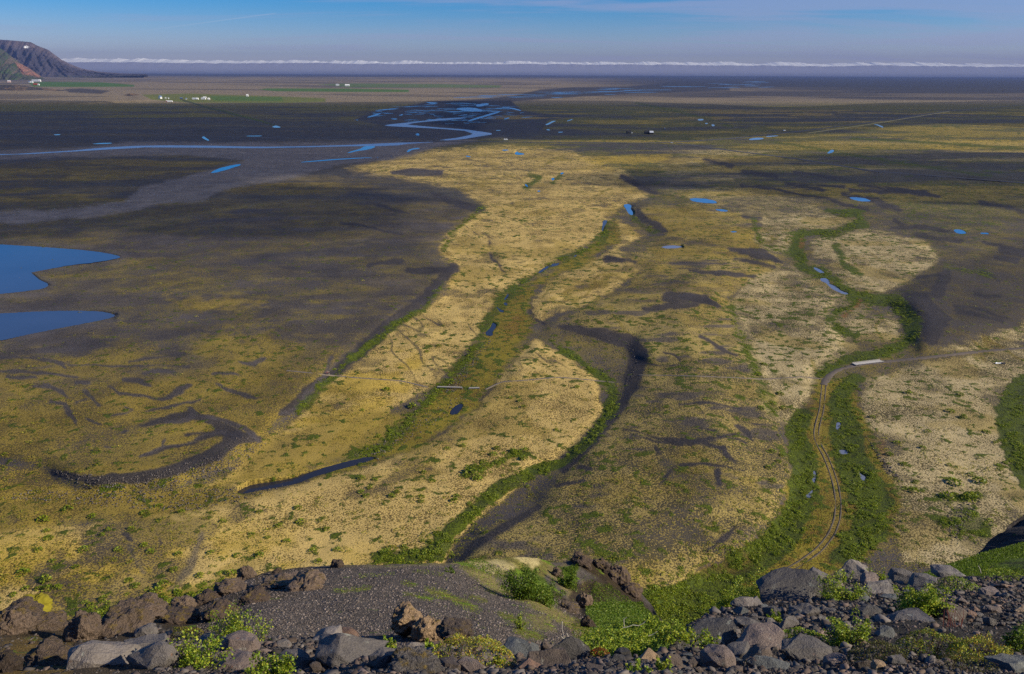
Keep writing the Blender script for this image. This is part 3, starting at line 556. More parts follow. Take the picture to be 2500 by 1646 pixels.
# --- final positions along the sight lines
tt = (HC - Hh) / -RAY[..., 2]
hor = np.hypot(RAY[..., 0], RAY[..., 1]); rr = np.maximum.accumulate(tt * hor + np.arange(len(ys))[:, None] * 1e-4, axis=0)
tt = rr / hor
VP = CAM + RAY * tt[..., None]
def ground_at(px, py, lift=0.0):
    r, c = rowcol(px, py)
    f = (PY[r - 1, c] - py) / (PY[r - 1, c] - PY[r, c] + 1e-9); f = min(max(f, 0), 1)
    t = tt[r - 1, c] * (1 - f) + tt[r, c] * f
    p = at_depth(np.array(px), np.array(py), np.array(t)); p[2] += lift; return p
M_ground = ground_material("valley_ground", 0.13, 0.45, green=(.060, .078, .004), gscale=.24, fine=15)
me = mesh_np("ground", VP.reshape(-1, 3), grid_faces(len(ys), len(xs))[:, ::-1], True,
             {'cover_col': np.concatenate([VAL[..., 0:3], VAL[..., 6:7]], -1).reshape(-1, 4), 'gap_col': np.concatenate([VAL[..., 3:6], VAL[..., 7:8]], -1).reshape(-1, 4)})
me.flip_normals() if me.polygons[0].normal.z < 0 else None
tag(link("ground", me, M_ground), "broad river plain of moss, gravel and scrub stretching to the sea", kind='structure')

# --- water
WM = dict(lake=water_mat("lake_water", (.050, .062, .100)), pond=water_mat("pond_water", (.010, .135, .36)), silt=water_mat("silt_water", (.19, .21, .31), .25), braid=water_mat("braided_water", (.03, .13, .34), .2),
          stream=water_mat("stream_water", (.024, .024, .032), .15), silver=water_mat("pale_stream_water", (.13, .15, .22)))
def densify(p, step=6.0):
    out = []
    for i in range(len(p)):
        a = p[i]; b = p[(i + 1) % len(p)]; n = max(1, int(math.hypot(b[0] - a[0], b[1] - a[1]) / step))
        for k in range(n):
            t = k / n; out.append((a[0] + (b[0] - a[0]) * t, a[1] + (b[1] - a[1]) * t))
    return out
def smooth_poly(p):
    q = []
    for i in range(len(p)):
        a = p[i]; b = p[(i + 1) % len(p)]
        q += [(a[0] * .75 + b[0] * .25, a[1] * .75 + b[1] * .25), (a[0] * .25 + b[0] * .75, a[1] * .25 + b[1] * .75)]
    return q
def water_mesh(name, polys, lv, mat):
    bm = bmesh.new()
    for p, l in zip(polys, lv):
        big = len(p) > 14
        pp = densify(smooth_poly(p) if not big else smooth_poly(p), 8 if big else 4)
        vs = []
        for x, y in pp:
            j = 1.2 if y > 400 else 0.3
            x += random.uniform(-j, j); y += random.uniform(-j, j) * .4
            if name == "braided_river":
                q = ground_at(x, y, 0.25)
            else:
                d = ray(np.array(x), np.array(y)); q = CAM + d * ((HC - l + 0.06) / -d[2])
            vs.append(bm.verts.new(q))
        try: bm.faces.new(vs)
        except ValueError: pass
    bmesh.ops.triangulate(bm, faces=bm.faces[:])
    for f in bm.faces:
        f.normal_update()
        if f.normal.z < 0: f.normal_flip()
    me = bpy.data.meshes.new(name); bm.to_mesh(me); bm.free()
    return link(name, me, mat)
for (nm, polys, kind), lv in zip(WATERS, water_level):
    tag(water_mesh(nm, polys, lv, WM[kind]), kind='structure')

# --- roads, tracks and paths: ribbons on the ground
def ribbon(name, pts, width, mat, lift=0.12, off=0.0, parent=None):
    """pts in photograph pixels; width in metres"""
    P = []
    for i in range(len(pts) - 1):
        a, b = pts[i], pts[i + 1]; n = max(1, int(math.hypot(b[0] - a[0], b[1] - a[1]) / 5))
        for k in range(n): P.append(ground_at(a[0] + (b[0] - a[0]) * k / n, a[1] + (b[1] - a[1]) * k / n))
    P.append(ground_at(*pts[-1][:2])); P = np.array(P)
    for _ in range(6): P[1:-1] = (P[:-2] + 2 * P[1:-1] + P[2:]) / 4
    Tn = np.gradient(P[:, :2], axis=0); Tn /= np.linalg.norm(Tn, axis=1)[:, None] + 1e-9
    N = np.stack([-Tn[:, 1], Tn[:, 0]], -1)
    V = []
    wv = [random.uniform(.7, 1.3) for _ in P]
    prof = [(-.62, -0.35), (-.46, 0.0), (0, 0.03), (.46, 0.0), (.62, -0.35)]
    for i in range(len(P)):
        for a, dz in prof:
            V.append((*(P[i, :2] + N[i] * (off + a * width * wv[i])), P[i, 2] + lift + dz))
    o = link(name, mesh_np(name, V, grid_faces(len(P), 5), False), mat, parent)
    m = o.data
    if m.polygons[1].normal.z < 0: m.flip_normals()
    return tag(o, kind='structure')
M_track = plain_mat("track_gravel", (.105, .084, .072), .95, .4, 1.0); M_asph = plain_mat("asphalt", (.055, .055, .065), .85, .2, .2); M_path = plain_mat("path_gravel", (.16, .13, .105), .95, .25, 1.5)
M_rut = plain_mat("rut_gravel", (.088, .072, .056), .95, .5, .6)
road_pts = [(2760, 822), (2500, 850), (2400, 858), (2330, 864), (2240, 876), (2150, 884), (2080, 894), (2045, 903), (2022, 918), (2010, 940)]
ribbon("gravel_road", road_pts, 2.5, M_track)
rut = [(2012, 935), (2009, 965), (2006, 1000), (1995, 1040), (1991, 1062), (1998, 1085), (2014, 1110), (2030, 1150), (2042, 1190), (2047, 1230), (2044, 1268), (2030, 1305), (2000, 1342), (1955, 1375), (1900, 1405), (1850, 1432)]
ribbon("track", rut, .48, M_rut, .04, .80); ribbon("track", rut, .48, M_rut, .04, -.80)
for p in ([(700, 905), (800, 915), (860, 922), (980, 930), (1045, 946)], [(1185, 951), (1225, 932), (1280, 929), (1360, 921), (1420, 926), (1500, 934)], [(1560, 916), (1650, 917), (1740, 920), (1870, 926), (1960, 920), (2012, 926)]):
    ribbon("path", p, 1.0, M_path, .08)
ribbon("road", [(985, 347), (1100, 346), (1240, 347), (1420, 348), (1560, 350), (1655, 347), (1780, 339), (1960, 320), (2110, 301), (2310, 272), (2700, 240)], 9, M_asph, .5)
ribbon("road", [(1655, 350), (1770, 366), (1960, 390), (2130, 418), (2500, 447), (2800, 470)], 8, M_asph, .4)
ribbon("road", [(-300, 306), (0, 313), (260, 322), (480, 331), (700, 338), (985, 347)], 8, M_asph, .4)
ribbon("track", [(2310, 272), (2110, 304), (1960, 325)], 5, plain_mat("verge", (.25, .22, .10), .95, .2, .1), .35, 9)

# ------------------------------------------------------------------ hills beyond the plain
def hill_mesh(name, top, bot, dist_bot, dist_top, seed, colfn, label, rough=1.0, res=2.0, rows=70):
    """a slope between its skyline and its foot; distances in metres along the view"""
    tx, ty = np.array(top, float).T; bx, by = np.array(bot, float).T
    cx = np.arange(tx.min(), tx.max() + .1, res); s = np.linspace(0, 1, rows)
    CX, S = np.meshgrid(cx, s)
    ytop = np.interp(cx, tx, ty); ybot = np.interp(cx, bx, by)
    YY = ybot + (ytop - ybot) * S
    d = dist_bot * (dist_top / dist_bot) ** S
    n = fbm(CX / 22 + S * 2.0, S * 1.6, seed, 5, .55) - .5
    gully = np.abs(fbm(CX / 16 - S * 3.2, S * .9, seed + 9, 4, .5) - .5)
    d = d * (1 + rough * (.05 * n - .09 * gully) * np.sin(np.pi * np.clip(S, 0, 1)) ** .5)
    P = at_depth(CX, YY, d)
    back = at_depth(cx, ytop, np.full(cx.shape, dist_top * 1.12)); back[:, 2] -= 300        # far side of the ridge
    back2 = at_depth(cx, ytop, np.full(cx.shape, dist_top * 1.3)); back2[:, 2] = -20
    V = np.concatenate([P.reshape(-1, 3), back, back2]); C = colfn(CX, YY, S, n, gully)
    A = np.concatenate([C.reshape(-1, 8), np.repeat(C[-1][None], 2, 0).reshape(-1, 8)])
    me = mesh_np(name, V, grid_faces(rows + 2, len(cx)), True, {'cover_col': A[:, [0, 1, 2, 6]], 'gap_col': A[:, [3, 4, 5, 7]]})
    if me.polygons[len(me.polygons) // 2].normal.y > 0: me.flip_normals()
    return tag(link(name, me, M_mount), label, kind='structure')
M_mount = ground_material("mountain_slope", 0.006, 30, 6, (.05, .085, .02), .004)
def cv(*t): return np.array(t, np.float32)
def far_col(CX, YY, S, n, g):
    A = np.zeros(CX.shape + (8,), np.float32); A[:] = cv(.078, .066, .080, .050, .044, .058, .5, .0)
    m = sst(.75, .95, S)[..., None]; A = A * (1 - m) + cv(.165, .125, .125, .10, .08, .09, .5, 0) * m
    m = (sst(.30, .05, S) * sst(120, 160, CX))[..., None]; A = A * (1 - m * .6) + cv(.10, .11, .05, .08, .08, .05, .5, .2) * m * .6
    snow = (sst(7, 2, np.hypot((CX - 64) / 1.3, (YY - 115) * 1.6)))[..., None]; A = A * (1 - snow) + cv(.85, .85, .88, .8, .8, .85, .9, 0) * snow
    return A
def near_col(CX, YY, S, n, g):
    A = np.zeros(CX.shape + (8,), np.float32); A[:] = cv(.075, .090, .035, .070, .066, .050, .5, .38)
    sd = np.minimum(sd_poly(CX, YY, [(36, 152), (58, 158), (80, 172), (100, 186), (94, 190), (74, 183), (56, 182), (44, 168)], 30), 30)
    m = sst(3, -3, sd + 8 * (n))[..., None]; A = A * (1 - m) + cv(.36, .17, .10, .26, .12, .08, .5, 0) * m
    m = (sst(.12, .3, S) * sst(.05, .0, g) * .7)[..., None]; A = A * (1 - m) + cv(.20, .14, .10, .14, .1, .08, .5, .1) * m
    return A
hill_mesh("mountain", [(-420, 90), (-200, 88), (0, 97), (30, 99), (75, 103), (92, 112), (118, 122), (134, 134), (150, 146), (175, 158), (200, 168), (240, 175), (300, 179.5), (360, 181.5)],
          [(-420, 196), (0, 196), (120, 194), (300, 186), (360, 184)], 15500, 17500, 4, far_col, "long purple brown mountain ridge with a snow patch sloping down to the plain")
hill_mesh("mountain", [(-420, 60), (-120, 90), (0, 118), (18, 130), (35, 143), (55, 158), (80, 172), (101, 187), (110, 193)], [(-420, 203), (0, 202), (60, 200), (110, 197)], 11000, 12800, 14, near_col,
          "green hillside with a bare orange scar in front of the mountain", .8, 1.5)

def dark_shadow_col(CX, YY, S, n, g):  # dark brown slope, its cloud shadow included in the colour
    A = np.zeros(CX.shape + (8,), np.float32); A[:] = cv(.075, .062, .055, .055, .050, .050, .5, .05)
    m = (sst(.52, .62, fbm(CX / 40, YY / 5, 7, 4)))[..., None]; return A * (1 - m) + cv(.20, .13, .08, .12, .09, .07, .5, .05) * m
hill_mesh("hill", [(-420, 196), (-100, 204), (0, 207), (45, 207), (75, 212), (120, 216), (160, 221), (200, 229), (240, 236), (285, 243)], [(-420, 262), (0, 258), (200, 253), (285, 246)], 3900, 5200, 41, dark_shadow_col, "low dark moraine hill at the left edge of the plain", .5, 1.5, 30)
hill_mesh("hill", [(250, 245), (275, 238), (300, 233), (318, 228), (330, 229), (348, 234), (372, 240), (405, 249)], [(250, 254), (405, 252)], 3850, 4300, 51, dark_shadow_col, "small pointed dark hill left of the middle farm", .5, 1.0, 24)

# ------------------------------------------------------------------ sun, sky, air
SUN_EL, SUN_AZ = math.radians(29), math.radians(101)          # azimuth clockwise from straight ahead
S_DIR = np.array([math.sin(SUN_AZ) * math.cos(SUN_EL), math.cos(SUN_AZ) * math.cos(SUN_EL), math.sin(SUN_EL)])
sl = bpy.data.lights.new("sun", 'SUN'); so = bpy.data.objects.new("sun", sl); COL.objects.link(so)
sl.energy = 5.0; sl.angle = math.radians(0.5); sl.color = (1.0, .89, .66)
so.rotation_euler = Vector(S_DIR).to_track_quat('Z', 'Y').to_euler()
w = bpy.data.worlds.new("World"); SC.world = w; w.use_nodes = True
t = NT(w); bg = t.n['Background']
sky = t.add('ShaderNodeTexSky', sky_type='NISHITA'); sky.sun_disc = False; sky.sun_elevation = SUN_EL; sky.sun_rotation = SUN_AZ
sky.altitude = 120; sky.air_density = 1.0; sky.dust_density = 0.4; sky.ozone_density = 3.0
gen = t.add('ShaderNodeTexCoord').outputs['Generated']
sx = t.add('ShaderNodeSeparateXYZ', {0: gen})
# thin high cirrus drawn out along the horizon
plane = t.add('ShaderNodeCombineXYZ', {0: t.math('DIVIDE', sx.outputs[0], t.math('ADD', sx.outputs[2], .06)), 1: t.math('DIVIDE', sx.outputs[1], t.math('ADD', sx.outputs[2], .06)), 2: 0.0}).outputs[0]
mp = t.add('ShaderNodeMapping', {'Vector': plane, 'Scale': (.20, .42, 1), 'Rotation': (0, 0, .10), 'Location': (3.1, .7, 0)})
c1 = t.noise(mp.outputs[0], 1.5, 7, .58, .6)
east = t.ramp(sx.outputs[0], -.35, .35)
cm = t.ramp(t.math('ADD', c1, t.math('MULTIPLY', east, .14)), .52, .76)
satn = t.add('ShaderNodeHueSaturation', {'Color': t.mix(1.0, sky.outputs[0], t.mix(t.ramp(sx.outputs[2], .0, .085), (.90, .90, 1.24), (.43, .70, 1.10)), 'MULTIPLY'), 'Saturation': 1.22, 'Value': 1.0})
skyc = t.mix(t.math('MULTIPLY', cm, .50), satn.outputs[0], (3.6, 3.7, 5.5))
ta = ray(np.array(330.), np.array(78.)); tb = ray(np.array(676.), np.array(32.)); ta /= np.linalg.norm(ta); tb /= np.linalg.norm(tb); tn = np.cross(ta, tb); tn /= np.linalg.norm(tn); tm = np.cross(tn, ta)
dn = t.math('ABSOLUTE', t.add('ShaderNodeVectorMath', {0: gen, 1: tuple(tn)}, operation='DOT_PRODUCT').outputs['Value'])
da = t.add('ShaderNodeVectorMath', {0: gen, 1: tuple(tm)}, operation='DOT_PRODUCT').outputs['Value']; Lt = float(tb @ tm)
trail = t.math('MULTIPLY', t.ramp(dn, .0009, .0002), t.math('MULTIPLY', t.ramp(da, -.06, Lt * .8), t.ramp(da, Lt + .002, Lt - .004)))       # faint vapour trail
skyc = t.mix(t.math('MULTIPLY', trail, .11), skyc, (7.5, 7.0, 7.5))
t.l.new(skyc, bg.inputs['Color']); bg.inputs['Strength'].default_value = .086
SC.cycles.use_denoising = False
SC.view_settings.view_transform = 'Standard'; SC.view_settings.look = 'None'; SC.view_settings.exposure = 0.42; SC.view_settings.gamma = 1

hz = MB().box((0, 18500, 480), (80000, 47000, 1000)).build("haze", None)
hm = bpy.data.materials.new("air"); hm.use_nodes = True; t = NT(hm); t.n.remove(t.n['Principled BSDF'])
pv = t.add('ShaderNodeVolumePrincipled', {'Color': (.17, .25, .55, 1), 'Density': 2.2e-5, 'Anisotropy': 0.0})
t.l.new(pv.outputs[0], t.n['Material Output'].inputs['Volume']); hz.data.materials.append(hm); tag(hz, kind='stuff')

# bank of low cloud along the horizon, outside the air box
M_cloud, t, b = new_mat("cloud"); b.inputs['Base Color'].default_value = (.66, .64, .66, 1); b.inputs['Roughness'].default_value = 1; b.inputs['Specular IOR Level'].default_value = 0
def bank(name, dist, base, amp, fine, mat, seed, label, thick, gap=0.0, soft=1.0):
    cx = np.linspace(-34000, 40000, 1500); nr = 50; s = np.linspace(0, 1, nr); CX, S = np.meshgrid(cx, s)
    nl = fbm(cx / 5200, cx * 0 + seed, seed, 4, .6) - .5
    topz = base + amp * nl * 2 + fine * (fbm(cx / 620, cx * 0 + 4, seed + 8, 5, .62) - .5) - gap * sst(.08, .22, fbm(cx / 2600, cx * 0 + 9, seed + 3, 3) - .5)
    zz = -80 + (base + 80) * S + (topz[None] - base) * S ** 5
    lump = fbm(CX / 900, zz / 240, seed + 17, 5, .6) - .5
    yy = dist + thick * S ** 3 - 150 * soft * lump * sst(0, .3, S)
    zz = zz + 80 * soft * lump * sst(.7, .98, S)
    back = np.stack([cx, np.full(cx.shape, dist + 5200.), topz * .9], -1); foot = np.stack([cx, np.full(cx.shape, dist + 5400.), np.full(cx.shape, -80.)], -1)
    V = np.concatenate([np.stack([CX, yy, zz], -1).reshape(-1, 3), back, foot])
    me = mesh_np(name, V, grid_faces(nr + 2, len(cx)), True)
    if me.polygons[len(me.polygons) // 3].normal.y > 0: me.flip_normals()
    return tag(link(name, me, mat), label, "cloud bank", kind='stuff')
M_cloud_shade, t, b = new_mat("shaded_cloud_base"); b.inputs['Base Color'].default_value = (.30, .30, .36, 1); b.inputs['Roughness'].default_value = 1; b.inputs['Specular IOR Level'].default_value = 0  # shade of the cloud base, given as a grey colour
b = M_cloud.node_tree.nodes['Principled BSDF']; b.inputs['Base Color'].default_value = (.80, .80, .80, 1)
bank("cloud_bank", 44500, 545, 60, 90, M_cloud_shade, 3, "long low cloud bank along the horizon, its base shade coloured grey", 900, 0, .12)
bank("cloud_lit_tops", 50500, 790, 60, 190, M_cloud, 13, "thin line of white cloud tops behind the bank, standing for its sunlit rim", 2600, 20)  # separate white piece in place of the bank's sunlit edge

# drifting cumulus above the view, which shade parts of the plain
M_cum = bpy.data.materials.new("cumulus"); M_cum.use_nodes = True; t = NT(M_cum); b = t.n['Principled BSDF']
b.inputs['Base Color'].default_value = (.85, .85, .87, 1); b.inputs['Roughness'].default_value = 1; b.inputs['Alpha'].default_value = .30
def shade_cloud(pts, alt=1500.0, step=30.0):
    """a flat-bottomed cloud standing between the sun and the given stretch of ground"""
    G = np.array([ground_at(min(max(p[0], -415), 2915), p[1]) if -415 < p[0] < 2915 else CAM + ray(np.array(p[0]), np.array(p[1])) * (HC / -ray(np.array(p[0]), np.array(p[1]))[2]) for p in pts])
    G[:, 2] = 0; off = S_DIR / S_DIR[2] * alt
    Q = G + off; x0, y0 = Q[:, 0].min() - 250, Q[:, 1].min() - 250; x1, y1 = Q[:, 0].max() + 250, Q[:, 1].max() + 250
    st = max(step, (x1 - x0) / 130, (y1 - y0) / 130)
    gx, gy = np.meshgrid(np.arange(x0, x1, st), np.arange(y0, y1, st))
    jx = gx + 260 * (fbm(gx / 380, gy / 380, 5, 4) - .5); jy = gy + 260 * (fbm(gx / 380, gy / 380, 15, 4) - .5)
    sd = sd_poly(jx, jy, [tuple(q[:2]) for q in Q], 1e5)
    th = np.clip(-sd / 160, 0, 1) ** .6
    top = alt + th * 120 * (.5 + fbm(gx / 160, gy / 160, 33, 3)); botm = alt - th * 14
    inside = sd < 0
    idx = -np.ones(gx.shape, int); idx[inside] = np.arange(inside.sum()); n = inside.sum()
    q = np.stack([idx[:-1, :-1], idx[:-1, 1:], idx[1:, 1:], idx[1:, :-1]], -1).reshape(-1, 4); q = q[(q >= 0).all(1)]
    V = np.concatenate([np.stack([gx[inside], gy[inside], top[inside]], -1), np.stack([gx[inside], gy[inside], botm[inside]], -1)])
    F = np.concatenate([q, q[:, ::-1] + n])
    e = np.concatenate([q[:, [0, 1]], q[:, [1, 2]], q[:, [2, 3]], q[:, [3, 0]]]); es = set(map(tuple, e))
    rim = np.array([(a, c) for a, c in es if (c, a) not in es]); F = np.concatenate([F, np.stack([rim[:, 1], rim[:, 0], rim[:, 0] + n, rim[:, 1] + n], -1)])
    return tag(link("cloud", mesh_np("cloud", V, F, True), M_cum), kind='stuff')
shade_cloud([(-600, 247), (250, 246), (700, 252), (1150, 247), (1230, 300), (1180, 352), (980, 368), (820, 400), (700, 440), (1000, 460), (1120, 500), (1010, 560), (800, 610), (500, 625), (200, 600), (-600, 640)], 1400)
shade_cloud([(1150, 247), (1500, 246), (1750, 254), (1960, 262), (2200, 250), (2700, 246), (2900, 330), (2300, 305), (1900, 330), (1650, 352), (1400, 350), (1230, 352), (1180, 310)], 1700)
shade_cloud([(1480, 440), (1640, 400), (1850, 385), (2150, 372), (2900, 390), (2900, 500), (2500, 520), (2200, 500), (2000, 496), (1800, 470), (1640, 468)], 1200)

# ------------------------------------------------------------------ the near hillside
class TPS:
    """smooth depth surface through a few sighted points"""
    def __init__(s, pts):
        P = np.array(pts, float); s.xy = P[:, :2] / 400.0; n = len(P)
        K_ = s.k(np.linalg.norm(s.xy[:, None] - s.xy[None], axis=-1)) + np.eye(n) * 1e-3
        Q = np.c_[np.ones(n), s.xy]; A = np.block([[K_, Q], [Q.T, np.zeros((3, 3))]])
        s.c = np.linalg.solve(A, np.r_[np.log(P[:, 2]), 0, 0, 0])
    def k(s, r): return np.where(r > 0, r * r * np.log(np.maximum(r, 1e-9)), 0)
    def __call__(s, x, y):
        x = np.asarray(x, float) / 400; y = np.asarray(y, float) / 400; sh = x.shape; q = np.stack([x.ravel(), y.ravel()], -1)
        out = np.c_[np.ones(len(q)), q] @ s.c[-3:]
        for i in range(len(s.xy)): out = out + s.c[i] * s.k(np.hypot(q[:, 0] - s.xy[i, 0], q[:, 1] - s.xy[i, 1]))
        return np.exp(out).reshape(sh)
d_near = TPS([(-250, 1720, 4.6), (600, 1720, 4.4), (1250, 1720, 4.3), (1900, 1720, 4.4), (2750, 1720, 4.5), (-250, 1600, 6.6), (400, 1600, 6.4), (1000, 1600, 6.3), (1500, 1600, 6.4), (1800, 1600, 6.4), (2200, 1600, 6.3), (2750, 1600, 6.4),
              (-250, 1480, 10.5), (0, 1480, 10.5), (300, 1525, 9.2), (600, 1545, 8.4), (1000, 1570, 7.4), (1500, 1590, 7.0), (1700, 1505, 9.8), (1930, 1420, 14), (2200, 1400, 15.5), (2500, 1395, 16), (2750, 1395, 16), (-1000, 1480, 10), (-1000, 1720, 4.8), (3600, 1395, 16), (3600, 1720, 4.6), (1950, 1500, 9.8), (2300, 1500, 10)])
NEAR_TOP = [(-1000, 1505), (-300, 1500), (0, 1490), (60, 1480), (110, 1492), (150, 1512), (260, 1520), (360, 1525), (430, 1545), (600, 1556), (760, 1560), (860, 1568), (980, 1590), (1100, 1580), (1250, 1590), (1360, 1592), (1450, 1602), (1560, 1604), (1640, 1580), (1700, 1512), (1770, 1482), (1850, 1478), (1890, 1458),
            (1960, 1428), (2060, 1412), (2200, 1418), (2320, 1406), (2500, 1406), (2800, 1400), (3600, 1400)]
d_shld = TPS([(250, 1560, 15), (330, 1500, 19), (420, 1500, 20), (520, 1470, 23), (600, 1400, 29), (700, 1390, 30), (950, 1378, 30), (1100, 1372, 32), (1215, 1362, 36), (1262, 1358, 37), (1345, 1375, 40), (1410, 1360, 41), (1500, 1390, 42), (1590, 1475, 40), (1700, 1560, 26),
              (1250, 1440, 31), (1400, 1500, 29), (1500, 1450, 38), (1500, 1520, 27), (1100, 1450, 22), (1300, 1500, 21), (1400, 1540, 19), (1500, 1565, 18), (400, 1650, 9), (700, 1650, 8.8), (1000, 1650, 8.5), (1300, 1650, 9), (1600, 1650, 11), (700, 1480, 17.5), (900, 1480, 17), (600, 1550, 12.5), (1000, 1560, 11.5), (1200, 1560, 12), (1620, 1590, 18)])
SHLD_TOP = [(250, 1545), (330, 1506), (420, 1498), (500, 1476), (540, 1452), (590, 1420), (640, 1400), (700, 1388), (800, 1381), (950, 1378), (1080, 1375), (1150, 1368), (1215, 1363), (1262, 1358), (1310, 1362), (1345, 1374), (1380, 1372), (1410, 1362), (1450, 1366), (1490, 1388), (1530, 1412), (1560, 1442), (1590, 1476), (1605, 1502), (1640, 1532), (1720, 1580), (1800, 1640)]
d_bank = TPS([(2250, 1400, 26), (2330, 1375, 29), (2400, 1350, 31), (2500, 1325, 33), (2700, 1300, 33), (2900, 1280, 33), (2300, 1440, 22), (2500, 1440, 22), (2900, 1440, 22), (3600, 1250, 33), (3600, 1440, 22), (2250, 1700, 9.5), (2900, 1700, 9.5), (3600, 1700, 9.5)])
BANK_TOP = [(2230, 1412), (2290, 1388), (2340, 1372), (2400, 1352), (2450, 1340), (2500, 1326), (2700, 1285), (2950, 1250), (3600, 1180)]
d_clif = TPS([(2390, 1350, 36), (2440, 1295, 38), (2500, 1258, 39), (2700, 1150, 40), (2950, 1050, 40), (2500, 1340, 34), (2700, 1320, 34), (2950, 1300, 34), (3600, 950, 40), (3600, 1280, 34)])
CLIF_TOP = [(2385, 1352), (2400, 1340), (2412, 1322), (2440, 1302), (2452, 1300), (2462, 1282), (2500, 1256), (2560, 1220), (2700, 1130), (2950, 1010), (3600, 900)]

def slope_mesh(name, depth, top, bot, x0, x1, step, rows, colfn, mat, bump, bscale, seed, label, skirt=14.0):
    SURF[name] = (depth, top, bot, bump, bscale, seed)
    cx = np.arange(x0, x1 + .1, step); s = np.linspace(0, 1, rows); CX, S = np.meshgrid(cx, s)
    tx, ty = np.array(top, float).T; ytop = np.interp(cx, tx, ty) + 5 * (fbm(cx / 30, cx * 0, seed, 4) - .5)
    YY = ytop + (bot - ytop) * S
    d = depth(CX, YY); P = at_depth(CX, YY, d)
    n = fbm(P[..., 0] / bscale + 50, (P[..., 1] + P[..., 2]) / bscale + 50, seed, 5, .55) - .5
    P = P + np.array([0, -.35, .94]) * (n * bump * sst(0, .06, S))[..., None]
    A = colfn(CX, YY, P)
    # the hidden far side rolls over and falls away
    H = P[0] - CAM; hd = H[:, :2] / np.linalg.norm(H[:, :2], axis=1)[:, None]
    tanr = -H[:, 2] / np.linalg.norm(H[:, :2], axis=1); sk = []
    for k in range(1, 7):
        q = P[0].copy(); f = k / 6.0; hh = skirt * .6 * f; q[:, :2] += hd * hh; q[:, 2] -= hh * tanr * 1.12 + skirt * .8 * f * f + .02; sk.append(q)
    sk = sk[::-1]; V = np.concatenate([np.concatenate(sk), P.reshape(-1, 3)]); AA = np.concatenate([np.repeat(A[0][None], 6, 0).reshape(-1, 8), A.reshape(-1, 8)])
    me = mesh_np(name, V, grid_faces(rows + 6, len(cx)), True, {'cover_col': AA[:, [0, 1, 2, 6]], 'gap_col': AA[:, [3, 4, 5, 7]]})
    if sum(p.normal.z for p in list(me.polygons)[::97]) < 0: me.flip_normals()
    return tag(link(name, me, mat), label, kind='structure')
SURF = {}
def on_surface(name, x, y, frac=1.0):
    depth, top, bot, bump, bscale, seed = SURF[name]; x = np.asarray(x, float); y = np.asarray(y, float)
    P = at_depth(x, y, depth(x, y) * frac); n = fbm(P[..., 0] / bscale + 50, (P[..., 1] + P[..., 2]) / bscale + 50, seed, 5, .55) - .5
    S = (y - np.interp(x, *np.array(top, float).T)) / (bot - np.interp(x, *np.array(top, float).T))
    return P + np.array([0, -.35, .94]) * (n * bump * sst(0, .06, S))[..., None]
class Painter:
    def __init__(s, CX, YY, base, wob=10):
        s.X = CX + wob * 2 * (fbm(CX / 22, YY / 14, 4, 4) - .5); s.Y = YY + wob * (fbm(CX / 20, YY / 12, 6, 4) - .5); s.A = np.zeros(CX.shape + (8,), np.float32); s.A[:] = KF[base]
    def m(s, m, k, amt=1): m = (m * amt)[..., None]; s.A = s.A * (1 - m) + KF[k] * m
    def poly(s, p, k, soft=5, amt=1): s.m(sst(soft, -soft, sd_poly(s.X, s.Y, p, 60)), k, amt)
    def stroke(s, p, k, soft=4, amt=1): s.m(sst(soft, -soft, sd_stroke(s.X, s.Y, p, 60)), k, amt)
KF = {k: cv(*(.80 * q for q in v[0]), *(.72 * q for q in v[1]), v[2], v[3]) for k, v in dict(
    soil=((.060, .052, .048), (.035, .030, .028), .5, .05), scree=((.055, .048, .048), (.022, .020, .020), .5, .0), knoll=((.155, .132, .120), (.078, .066, .060), .55, .0),
    mossrock=((.110, .080, .050), (.045, .033, .022), .5, .06), grassy=((.26, .24, .05), (.14, .11, .05), .55, .35), straw=((.36, .29, .11), (.20, .16, .07), .6, .10), palemoss=((.55, .46, .22), (.24, .18, .08), .72, .03),
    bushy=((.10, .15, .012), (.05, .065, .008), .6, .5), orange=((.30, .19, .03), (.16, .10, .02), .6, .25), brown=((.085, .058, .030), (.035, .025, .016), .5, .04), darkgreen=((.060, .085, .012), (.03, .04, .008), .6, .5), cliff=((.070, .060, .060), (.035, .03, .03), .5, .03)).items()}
M_near = ground_material("hillside_soil", 9.0, .05, 6, (.10, .15, .012), 3.0)
M_shld = ground_material("gravel_slope", 4.5, .12, 7, (.13, .20, .015), 1.1)
M_steep = ground_material("steep_bank", 1.6, .25, 7, (.07, .11, .010), .8)
def near_c(CX, YY, P):
    p = Painter(CX, YY, 'scree'); p.m(sst(420, 300, CX), 'mossrock'); p.poly([(0, 1560), (160, 1555), (200, 1600), (180, 1660), (0, 1660)], 'orange', 14, .6)
    p.poly([(1080, 1560), (1250, 1560), (1240, 1640), (1060, 1640)], 'soil'); p.poly([(2120, 1500), (2500, 1500), (2500, 1610), (2120, 1600)], 'soil', 10); p.poly([(2200, 1600), (2400, 1600), (2400, 1660), (2180, 1660)], 'brown', 8); return p.A
